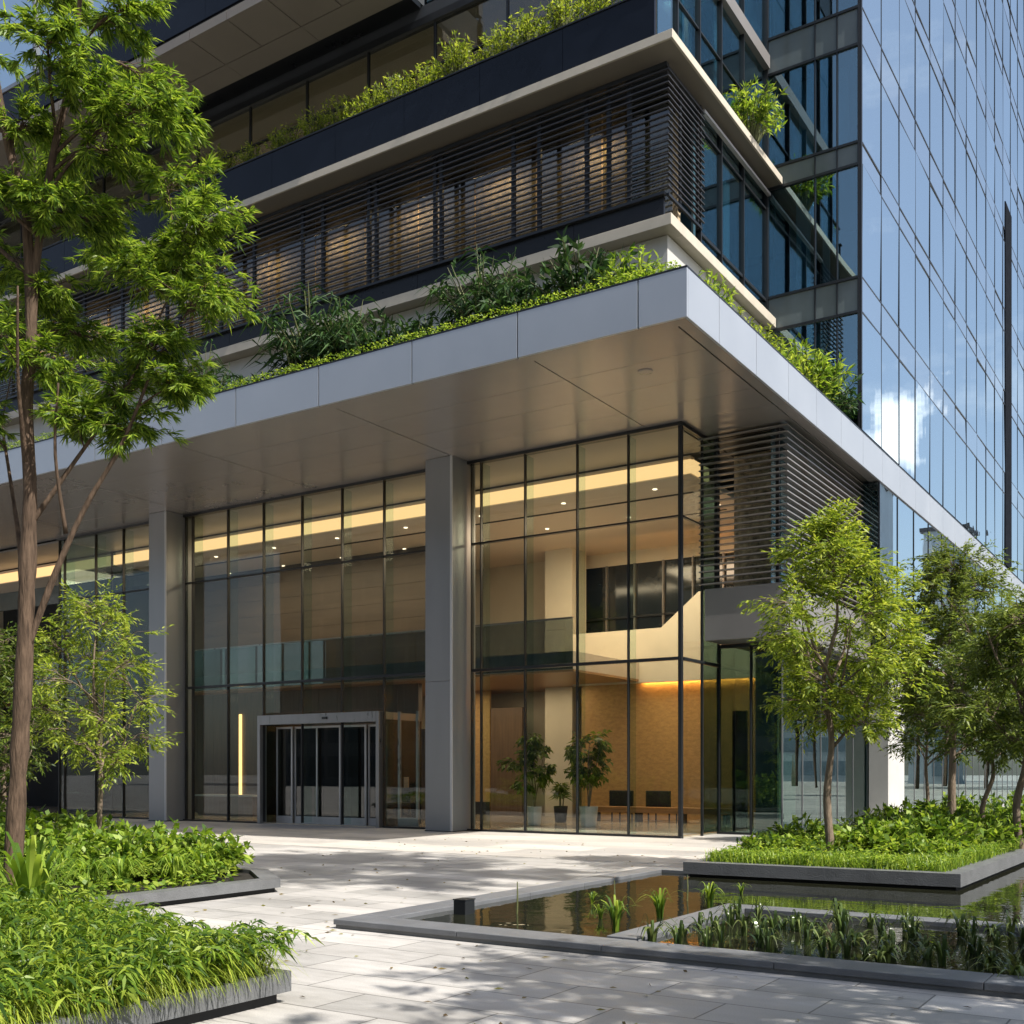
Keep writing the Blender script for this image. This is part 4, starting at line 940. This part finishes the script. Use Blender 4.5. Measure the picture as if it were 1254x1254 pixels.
# trees outside the picture whose shade falls on the plaza
kf = dict(twigs=12, sprays=4, spl=0.3, nl=7, ll=0.2, lw=0.08, droop=0.3)
S1 = auto_tree('tall plaza tree shading the pond corner', (3.6, 6.4, 0), 9.5, 2.5, 3.6, M['leaf_mid'], M['bark'], 30, 0.15, **kf)
for loc, rz, s, lab in (((2.9, 3.4, 0), 2.0, 0.92, 'plaza tree shading the paving in front of the grass planter'), ((7.5, 9.2, 0), 1.0, 1.15, 'plaza tree beyond the pond shading its water'), ((12.5, 16.5, 0), 4.0, 1.5, 'broad plaza tree beyond the far pond corner'),
                        ((-13, -9, 0), 0.5, 1.15, 'plaza tree facing the entrance doors'), ((-19, -10, 0), 2.5, 1.2, 'plaza tree opposite the left end of the lobby'), ((-25, -11, 0), 1.5, 1.05, 'plaza tree opposite the far lobby bay'), ((-7.5, -10, 0), 3.3, 1.1, 'plaza tree opposite the lobby corner'), ((-1, -11, 0), 5.0, 1.25, 'plaza tree opposite the tower'), ((-32, -10, 0), 4.4, 1.2, 'plaza tree opposite the set-back wing'), ((5, -10, 0), 5.5, 1.1, 'plaza tree at the far end of the opposite row'), ((9, 27, 0), 0.7, 0.9, 'street tree mirrored in the low side glass, first of its row'), ((10.5, 34, 0), 2.7, 1.0, 'street tree mirrored in the low side glass, second of its row'), ((9.5, 42, 0), 4.7, 0.95, 'street tree mirrored in the low side glass, third of its row'), ((10.5, 51, 0), 1.7, 1.0, 'street tree mirrored in the low side glass, fourth of its row'), ((10, 61, 0), 3.7, 0.95, 'street tree mirrored in the low side glass, fifth of its row'), ((10, 72, 0), 5.7, 1.0, 'street tree mirrored in the low side glass, sixth of its row')):
    o = copy_tree(S1); o.location = loc; o.rotation_euler = (0, 0, rz); o.scale = (s, s, s); o['label'] = lab
    o['group'] = 'trees around the plaza'
auto_tree('very tall clear-stemmed plaza tree, its high crown shading the forecourt', (5.0, 12.6, 0), 23.5, 2.6, 17.5, M['leaf_mid'], M['bark'], 34, 0.24, group='trees around the plaza', **{**kf, 'twigs': 16})
S1['group'] = 'trees around the plaza'

for i, (x, y, s_) in enumerate([(-4.5, 104, 1.5), (0.5, 112, 1.7), (5.5, 106, 1.6), (10.5, 115, 1.8), (15.5, 108, 1.6), (-2, 122, 1.9), (7, 126, 1.9), (21, 118, 1.8)]):
    o = copy_tree(S1); o.location = (x, y, 0); o.rotation_euler = (0, 0, i * 1.3); o.scale = (s_, s_, s_); o['label'] = 'leafy park tree in the belt beyond the tower'; o['group'] = 'park trees beyond the tower'
# ------------------------------------------------------------------ low planting
CO = shrub_proto('garden_shrub', 'bush', M['leaf_cover'], 0.62, 0.62, 80, 16, 0.13, 0.065); CO['category'] = 'shrub'
CD = shrub_proto('garden_shrub', 'bush', M['leaf_big'], 0.7, 0.75, 90, 16, 0.13, 0.06); CD['category'] = 'shrub'
ST = shrub_proto('strap_leaf_plant', 'strap', M['leaf_cover'], 0.5, 0.55, 80, lw=0.028, arch=0.8); ST['category'] = 'plant'
SB = shrub_proto('strap_leaf_plant', 'strap', M['leaf_cover'], 0.8, 0.5, 34, lw=0.034, arch=0.35); SB['category'] = 'plant'
gl = 'leafy shrubs in the left planter'
spots = [(-12.0, 10.6, CO, 1.0), (-13.0, 10.6, CO, 1.1), (-14.2, 10.5, CO, 1.1), (-15.6, 10.6, CO, 1.25), (-17.0, 10.5, CD, 1.3), (-18.6, 10.4, CD, 1.4), (-20.4, 10.6, CD, 1.5), (-12.4, 9.6, CO, 1.0), (-13.6, 9.5, CO, 1.05), (-15.0, 9.4, CO, 1.15), (-16.6, 9.2, CD, 1.2), (-18.4, 9.2, CD, 1.3)]
names = ['bright leafy shrub nearest the chamfered planter corner', 'bright leafy shrub second from the chamfered planter corner', 'bright leafy shrub at the foot of the slim young tree', 'bright leafy shrub just beyond the slim young tree', 'green leafy shrub under the multi-stemmed tree', 'green leafy shrub beside the tree at the frame edge', 'green leafy shrub farthest along the left planter', 'bright leafy shrub in front of the corner shrubs', 'bright leafy shrub in front of the slim young tree', 'bright leafy shrub in the middle of the left planter', 'green leafy shrub behind the big trunk', 'green leafy shrub deep behind the big trunk']
for i, ((x, y, p, s), nm) in enumerate(zip(spots, names)): place(p, USED, (x, y, 0.1), i * 1.3, s * 1.22, nm, gl)
gs = 'strap-leaf plants edging the left planter'
spots = [(-11.6, 10.2), (-11.35, 9.5), (-11.5, 8.8), (-11.3, 8.2), (-11.9, 9.1), (-12.3, 8.5), (-12.9, 9.0), (-11.9, 7.8), (-12.6, 7.7), (-11.2, 7.6), (-12.9, 7.2), (-13.6, 8.4), (-11.1, 6.6), (-11.8, 6.7), (-12.6, 6.5)]
for i, (x, y) in enumerate(spots): place(ST, USED, (x, y, 0.1), i * 1.1, 1.0 + 0.25 * rng.uniform(), 'bright strap-leaf plant edging the planter around the big tree', gs)
gs = 'broad strap plants at the back of the grass planter'
for i, (x, y, s, nm) in enumerate([(-7.9, 5.2, 1.2, 'broad strap plant with tall bright blades, nearest the grass planter end'), (-9.0, 5.2, 1.0, 'broad strap plant with tall bright blades, before the big trunk'), (-9.7, 5.0, 0.9, 'shorter broad strap plant low against the big trunk')]):
    place(SB, USED, (x, y, 0.15), i * 2.0, s * 1.25, nm, gs)
cover('foliage', 'bright low leaves filling the left planter', [(-31, 6.4), (-17, 6.3), (-10.78, 6.3), (-10.78, 10.0), (-12, 11.1), (-31, 11.1)], 22000, 0.1, lambda x, y: 0.22 + 0.1 * np.sin(x * 3) * np.sin(y * 2.3) + 0.25 * np.clip((-13 - x) / 4, 0, 1), M['leaf_cover'], 0.11, 0.055)
P1 = [(-13.5, 1.9), (-5.47, 1.9), (-5.47, 5.5), (-13.5, 5.5)]
edge = lambda q: np.stack([np.clip((q[:, 0] + 6.6) / 1.0, 0, 1) * 1.0, np.clip((q[:, 1] - 4.9) / 0.5, 0, 1) * 0.8, np.zeros(len(q))], 1)
def fern_cover(name, label, poly, n, z0, hfun, leaf, ll, lw, nl=11, out=None, cat='ground cover'):
    q = scatter(poly, n); a = rng.uniform(0, 2 * PI, n); D = np.stack([np.cos(a), np.sin(a), np.zeros(n)], 1)
    if out is not None: D = D * 0.8 + out(q); D[:, 2] = 0
    D = norm(D); S = np.stack([-D[:, 1], D[:, 0], np.zeros(n)], 1)
    H = hfun(q[:, 0], q[:, 1]) * rng.uniform(0.6, 1.12, n); L = rng.uniform(0.10, 0.34, n); P0 = np.stack([q[:, 0], q[:, 1], np.full(n, z0)], 1)
    geos = []
    for i, k in enumerate(np.linspace(0.32, 1.0, nl)):
        z = H * (2.6 * k - 1.7 * k * k); dz = H * (2.6 - 3.4 * k)
        P = P0 + D * (L * k ** 1.4)[:, None]; P[:, 2] += z
        T = norm(D * L[:, None] * 1.4 + np.array([0, 0, 1.0]) * dz[:, None])
        sg = 1.0 if i % 2 else -1.0
        dd = T * 0.8 + S * sg * rng.uniform(0.4, 1.0, n)[:, None] + rng.normal(size=(n, 3)) * 0.2
        geos.append(leaf_geo(P, dd, ll * rng.uniform(0.6, 1.3, n), lw * rng.uniform(0.7, 1.3, n), droop=0.3))
    V, F = join_geo(geos); o = np_mesh(name, V, F, leaf); return tag(o, label, cat, kind='stuff')
mound = lambda x, y: (0.43 + 0.08 * np.sin(x * 2.1 + y) + 0.05 * np.sin(y * 4.3)) * np.clip(0.82 + 0.3 * (-5.4 - x), 0.82, 1.0)
fern_cover('foliage', 'dense mounded fine-leaved planting spilling over the near stone planter', P1, 5200, 0.16, mound, M['leaf_grass'], 0.125, 0.021, 12, out=edge)
grass('grass', 'arching grass tufts rising through the near planter foliage', [(-13, 3.6), (-5.6, 3.9), (-5.5, 5.45), (-13, 5.45)], 7000, 0.16, lambda x, y: 0.44 + 0.08 * np.sin(x * 2.2 + y), 0.36, 0.013, M['leaf_grass'], out=edge, seg=5, arch=0.7)
grass('grass', 'yellowish grass hanging over the near planter kerb', [(-5.75, 2.2), (-5.46, 2.2), (-5.46, 5.4), (-5.75, 5.4)], 1100, 0.17, 0.24, 0.32, 0.012, M['leaf_yel'], out=lambda q: np.tile([1.6, 0.0, 0.0], (len(q), 1)), seg=5, arch=1.5)
n_ = 260
q_ = np.concatenate([scatter([(-10.3, 5.8), (-6.5, 5.8), (-6.5, 11.5), (-10.3, 11.5)], 60), scatter([(-8, 5.6), (-1.5, 5.6), (0, 8.3), (-8, 8.3)], 70), scatter([(-16, 11.6), (-7.7, 11.6), (-7.0, 22), (-16, 22)], 130)])
V_, F_ = leaf_geo(np.column_stack([q_, np.full(n_, 0.009)]), np.stack([np.cos(q_[:, 0] * 91), np.sin(q_[:, 0] * 91), np.full(n_, 0.05)], 1), rng.uniform(0.04, 0.09, n_), 0.025, droop=0.02)
M['leaf_fallen'] = leafmat('fallen_leaf', (0.10, 0.06, 0.02), (0.17, 0.13, 0.03), (0.22, 0.22, 0.04), 0.1)
tag(np_mesh('leaves', V_, F_, M['leaf_fallen']), 'a few fallen leaves scattered over the pale paving', 'leaves', kind='stuff')
gn = 'leafy shrubs in the near grass planter'
for i, (x, y, s_, nm) in enumerate([(-7.6, 3.9, 0.85, 'rounded leafy shrub in the near planter, closest to its kerb'), (-8.6, 4.6, 0.95, 'rounded leafy shrub in the near planter, before the strap plants'), (-9.6, 4.2, 0.95, 'rounded leafy shrub in the near planter, below the big trunk'), (-8.3, 3.2, 0.8, 'rounded leafy shrub at the bottom frame edge of the near planter')]):
    place(CD, USED, (x, y, 0.1), i * 2.2, s_, nm, gn)
# right planter
PR = [(-6.45, 15.2), (-3.1, 15.3), (-2.8, 33), (-6.45, 33)]
cover('foliage', 'fine bright ground cover along the pond planter edge', [(-6.45, 15.2), (-3.1, 15.32), (-2.85, 24), (-3.6, 24), (-3.9, 16.4), (-6.45, 16.4)], 16000, 0.2, lambda x, y: 0.2 + 0.05 * np.sin(x * 6) * np.sin(y * 5), M['leaf_cover'], 0.075, 0.02)
grass('grass', 'short bright grass fringing the pond planter', [(-6.5, 15.15), (-3.05, 15.28), (-2.8, 26), (-3.4, 26), (-3.7, 15.9), (-6.5, 15.9)], 6000, 0.2, 0.25, 0.14, 0.012, M['leaf_cover'], seg=3)
cover('foliage', 'mid green ground cover under the right-hand trees', [(-6.45, 16.2), (-3.4, 16.2), (-2.9, 33), (-6.45, 33)], 15000, 0.2, lambda x, y: 0.3 + 0.1 * np.sin(x * 3) * np.sin(y * 2), M['leaf_big'], 0.11, 0.05)
gr = 'leafy shrubs in the pond planter'
for i, (x, y, p, s, nm) in enumerate([(-6.0, 16.7, CO, 0.75, 'low shrub at the lobby end of the pond planter'), (-5.9, 18.2, CD, 0.95, 'rounded shrub behind the yellow-green tree trunk'), (-4.6, 17.6, CO, 1.15, 'sunlit rounded shrub right beside the yellow-green trunk'), (-4.0, 18.4, CD, 1.25, 'largest sunlit shrub in the middle of the pond planter'), (-3.6, 17.0, CO, 0.85, 'low shrub near the outer corner of the pond planter'),
                                      (-3.5, 20.0, CD, 1.1, 'shrub in front of the olive tree trunk'), (-5.2, 20.5, CD, 1.1, 'shrub between the yellow-green tree and the olive tree'), (-4.6, 22.5, CD, 1.2, 'shrub at the foot of the olive tree'), (-3.4, 23.5, CD, 1.2, 'shrub under the dark tree at the frame edge'), (-5.6, 24.0, CD, 1.15, 'shrub by the double-stemmed tree'), (-4.0, 26.5, CD, 1.3, 'shrub beyond the olive tree'), (-5.4, 28, CD, 1.3, 'shrub near the far end of the pond planter'), (-3.6, 30, CD, 1.4, 'shrub at the far end beneath the last tree')]):
    place(p, USED, (x, y, 0.2), i * 1.9, s, nm, gr)
for i, (x, y, s_) in enumerate([(-34, -6, 2.6), (-31, -6.5, 2.4), (-28.5, -6, 2.7), (-26, -6.4, 2.5), (-23.5, -6, 2.6), (-21, -6.4, 2.4), (-18.5, -6, 2.7), (-16, -6.3, 2.5), (-13.5, -6, 2.6), (-11, -6.4, 2.5), (-8.5, -6, 2.6), (-6, -6.3, 2.4)]):  # hedge added behind the viewpoint, keeping the bright plaza out of door reflections
    place(CD, USED, (x, y, 0), i * 0.9, (s_, s_, s_ * 0.95), 'big leafy shrub in the unseen hedge row added to block bright plaza reflections', 'hedge row across the plaza')
# marsh plants and pond details
MP = shrub_proto('marsh_plant', 'strap', M['leaf_deep'], 0.29, 0.3, 11, lw=0.034, arch=1.1); MP['category'] = 'water plant'
i = 0
for r_, (yy0, n_) in enumerate(((9.05, 24), (9.35, 24), (9.8, 24), (10.4, 22), (11.0, 22))):
    for k in range(n_):
        x = -4.2 + 0.26 * k + 0.13 * (r_ % 2) + rng.normal() * 0.1
        if x > 2.0 or rng.uniform() < 0.12: continue
        place(MP, USED, (x, yy0 + rng.normal() * 0.1, 0.05), rng.uniform(0, 6), (rng.uniform(0.7, 1.15),) * 2 + (rng.uniform(0.55, 1.2),), 'dark strap-leaf marsh plant in the walled pond bed', 'marsh plants in the walled pond bed'); i += 1
WP = shrub_proto('water_iris', 'strap', M['leaf_grass'], 0.4, 0.34, 24, lw=0.026, arch=0.6); WP['category'] = 'water plant'
for i, (x, y, s, nm) in enumerate([(-4.95, 9.5, 1.1, 'bright water iris outside the bed wall, next to the front kerb'), (-5.0, 10.6, 1.0, 'bright water iris outside the bed wall, midway along it'), (-4.9, 11.7, 0.95, 'bright water iris at the outer corner of the bed wall'), (-5.5, 10.2, 0.55, 'small water iris standing in open water'), (-6.2, 11.3, 0.5, 'tiny water iris in the middle of the pond'), (-5.1, 13.2, 0.5, 'small water iris far back in the open pond')]):
    place(WP, USED, (x, y, 0.03), i * 1.4, s, nm)
r = empty('overflow_box', (-6.93, 9.75, 0), 'small dark metal box standing in the pond corner', 'box')
part('box_body', M['frame'], (-7.02, -6.86, 9.66, 9.84, 0.0, 0.2), parent=r, bevel=0.008); part('box_lid', M['frame'], (-7.025, -6.855, 9.655, 9.845, 0.202, 0.215), parent=r)
for x, y, h, nm in ((-6.45, 10.05, 0.4, 'thin dark reed nearest the metal box in the pond'), (-5.55, 10.6, 0.42, 'thin dark reed in the middle of the pond'), (-5.4, 12.2, 0.36, 'thin dark reed standing far back in the pond')):
    m = MB(); m.tube([(x, y, 0.0), (x + 0.01, y, h * 0.6), (x, y + 0.01, h)], [0.011, 0.009, 0.005], 6); tag(m.build('reed', M['stem']), nm, 'reed')

# ------------------------------------------------------------------ city around (seen in the reflections)
M['citydark'] = surf('dark_city_wall', (0.07, 0.075, 0.08), 0.6, 0.0, 0.15, 0.2)
M['citydarkglass'] = surf('dark_city_window', (0.02, 0.03, 0.04), 0.15, 0.0, 0.3, 0.3)
def city_block(label, x0, x1, y0, y1, h, fl=3.8, wn=3.0, wall='city', win='cityglass'):
    r = empty('office_block', ((x0 + x1) / 2, (y0 + y1) / 2, 0), label, 'building')
    part('wall', M[wall], (x0, x1, y0, y1, 0, h), parent=r)
    m = MB(); z = 1.0
    while z + 2.4 < h:
        x = x0 + 0.6
        while x + wn - 0.6 < x1:
            m.box(x, x + wn - 0.6, y1 + 0.003, y1 + 0.06, z, z + 2.3); m.box(x, x + wn - 0.6, y0 - 0.06, y0 - 0.003, z, z + 2.3); x += wn
        z += fl
    o = m.build('windows', M[win], r); o['kind'] = 'stuff'
    part('roof', M['core'], (x0 - 0.3, x1 + 0.3, y0 - 0.3, y1 + 0.3, h, h + 0.5), parent=r)
city_block('wide grey office block across the street', -90, -8, -62, -42, 32, wall='citydark', win='citydarkglass')
city_block('taller grey office block across the street corner', -2, 34, -70, -46, 34, wall='citydark', win='citydarkglass')
city_block('distant grey office block mirrored in the tower glass', 10.5, 16.5, 150, 156, 33)
city_block('distant slim office block mirrored beside its wider neighbour', 30, 44, 175, 190, 48)

# ------------------------------------------------------------------ light
sd = Vector((0.643, -0.07, 0.765)).normalized()
sun = bpy.data.lights.new('sun', 'SUN'); sun.energy = 5.0; sun.angle = math.radians(0.53); sun.color = (1.0, 0.95, 0.87)
so = link(bpy.data.objects.new('sun', sun)); so.rotation_euler = (-sd).to_track_quat('-Z', 'Y').to_euler(); so.location = (20, 0, 40)
def area(name, loc, size, power, col=(1, 0.74, 0.48), rot=(0, 0, 0)):
    l = bpy.data.lights.new(name, 'AREA'); l.shape = 'RECTANGLE'; l.size, l.size_y = size; l.energy = power; l.color = col
    o = link(bpy.data.objects.new(name, l)); o.location = loc; o.rotation_euler = rot; return o
area('lobby_lamp', (-15, 29.6, 9.3), (6, 3), 430); area('lobby_lamp', (-25, 27.4, 9.3), (12, 1.2), 260)
area('lobby_lamp', (-22, 31.0, 4.5), (8, 2.5), 110); area('lobby_lamp', (-31, 27, 9.3), (5, 2), 70)
for k in range(9): area('office_lamp', (-13.4 - 2.9 * k, 24.25, 17.6), (1.2, 0.15), 13, (1, 0.68, 0.36), (math.radians(22), 0, 0))
area('office_lamp', (-22, 26.6, 21.9), (20, 0.4), 150, (1, 0.86, 0.66), (math.radians(14), 0, 0))

W = bpy.data.worlds.new('World'); SC.world = W; W.use_nodes = True
nt = W.node_tree; nt.nodes.clear()
out = nt.nodes.new('ShaderNodeOutputWorld'); bg = N(nt, 'ShaderNodeBackground', Strength=0.10)
sky = nt.nodes.new('ShaderNodeTexSky'); sky.sky_type = 'NISHITA'; sky.sun_disc = False
sky.sun_elevation = math.asin(sd.z); sky.sun_rotation = math.atan2(sd.x, sd.y); sky.air_density = 1.0; sky.dust_density = 2.2; sky.ozone_density = 1.2
tc = N(nt, 'ShaderNodeTexCoord')
nz = N(nt, 'ShaderNodeTexNoise', Scale=2.6, Detail=8.0, Roughness=0.6)
mp = N(nt, 'ShaderNodeMapping'); mp.inputs['Scale'].default_value = (1, 1, 2.2)
nt.links.new(tc.outputs['Generated'], mp.inputs[0]); nt.links.new(mp.outputs[0], nz.inputs['Vector'])
r1 = N(nt, 'ShaderNodeMapRange'); r1.inputs['From Min'].default_value = 0.56; r1.inputs['From Max'].default_value = 0.8; r1.inputs['To Min'].default_value = 0.07; r1.inputs['To Max'].default_value = 0.55
nt.links.new(nz.outputs['Fac'], r1.inputs['Value'])
# one bright cumulus
dn = N(nt, 'ShaderNodeVectorMath', _operation='DISTANCE'); dn.inputs[1].default_value = (0.232, 0.925, 0.300)
ms = N(nt, 'ShaderNodeMapping'); ms.inputs['Scale'].default_value = (1, 1, 1.0)
nrm = N(nt, 'ShaderNodeVectorMath', _operation='NORMALIZE'); nt.links.new(tc.outputs['Generated'], nrm.inputs[0])
nt.links.new(nrm.outputs[0], dn.inputs[0])
n2 = N(nt, 'ShaderNodeTexNoise', Scale=17.0, Detail=6.0, Roughness=0.55); nt.links.new(nrm.outputs[0], n2.inputs['Vector'])
mm = N(nt, 'ShaderNodeMath', _operation='MULTIPLY_ADD', i1=-0.16); nt.links.new(n2.outputs['Fac'], mm.inputs[0]); nt.links.new(dn.outputs['Value'], mm.inputs[2])
r2 = N(nt, 'ShaderNodeMapRange'); r2.inputs['From Min'].default_value = -0.040; r2.inputs['From Max'].default_value = -0.062; nt.links.new(mm.outputs[0], r2.inputs['Value'])
mx = N(nt, 'ShaderNodeMath', _operation='MAXIMUM'); nt.links.new(r1.outputs[0], mx.inputs[0]); nt.links.new(r2.outputs[0], mx.inputs[1])
mc = N(nt, 'ShaderNodeMix', _data_type='RGBA'); mc.inputs[7].default_value = (9.0, 9.2, 9.6, 1)
nt.links.new(mx.outputs[0], mc.inputs[0]); nt.links.new(sky.outputs[0], mc.inputs[6]); nt.links.new(mc.outputs[2], bg.inputs['Color']); nt.links.new(bg.outputs[0], out.inputs['Surface'])

# ------------------------------------------------------------------ camera and render
cam = bpy.data.cameras.new('camera'); co = link(bpy.data.objects.new('camera', cam)); SC.camera = co
co.location = (0, 0, 1.6); co.rotation_euler = (PI / 2, 0, math.radians(32.943))
cam.sensor_width = 36; cam.lens = 36 * 1342.6 / 1254; cam.shift_y = (945 - 627) / 1254; cam.clip_end = 1000; cam.clip_start = 0.05
SC.render.engine = 'CYCLES'
SC.cycles.use_denoising = True
SC.cycles.max_bounces = 10; SC.cycles.transparent_max_bounces = 24; SC.cycles.glossy_bounces = 5; SC.cycles.diffuse_bounces = 4
SC.cycles.sample_clamp_indirect = 4.0; SC.cycles.caustics_reflective = False; SC.cycles.caustics_refractive = False
SC.view_settings.view_transform = 'Standard'; SC.view_settings.look = 'None'; SC.view_settings.exposure = 0.8; SC.view_settings.gamma = 1.0
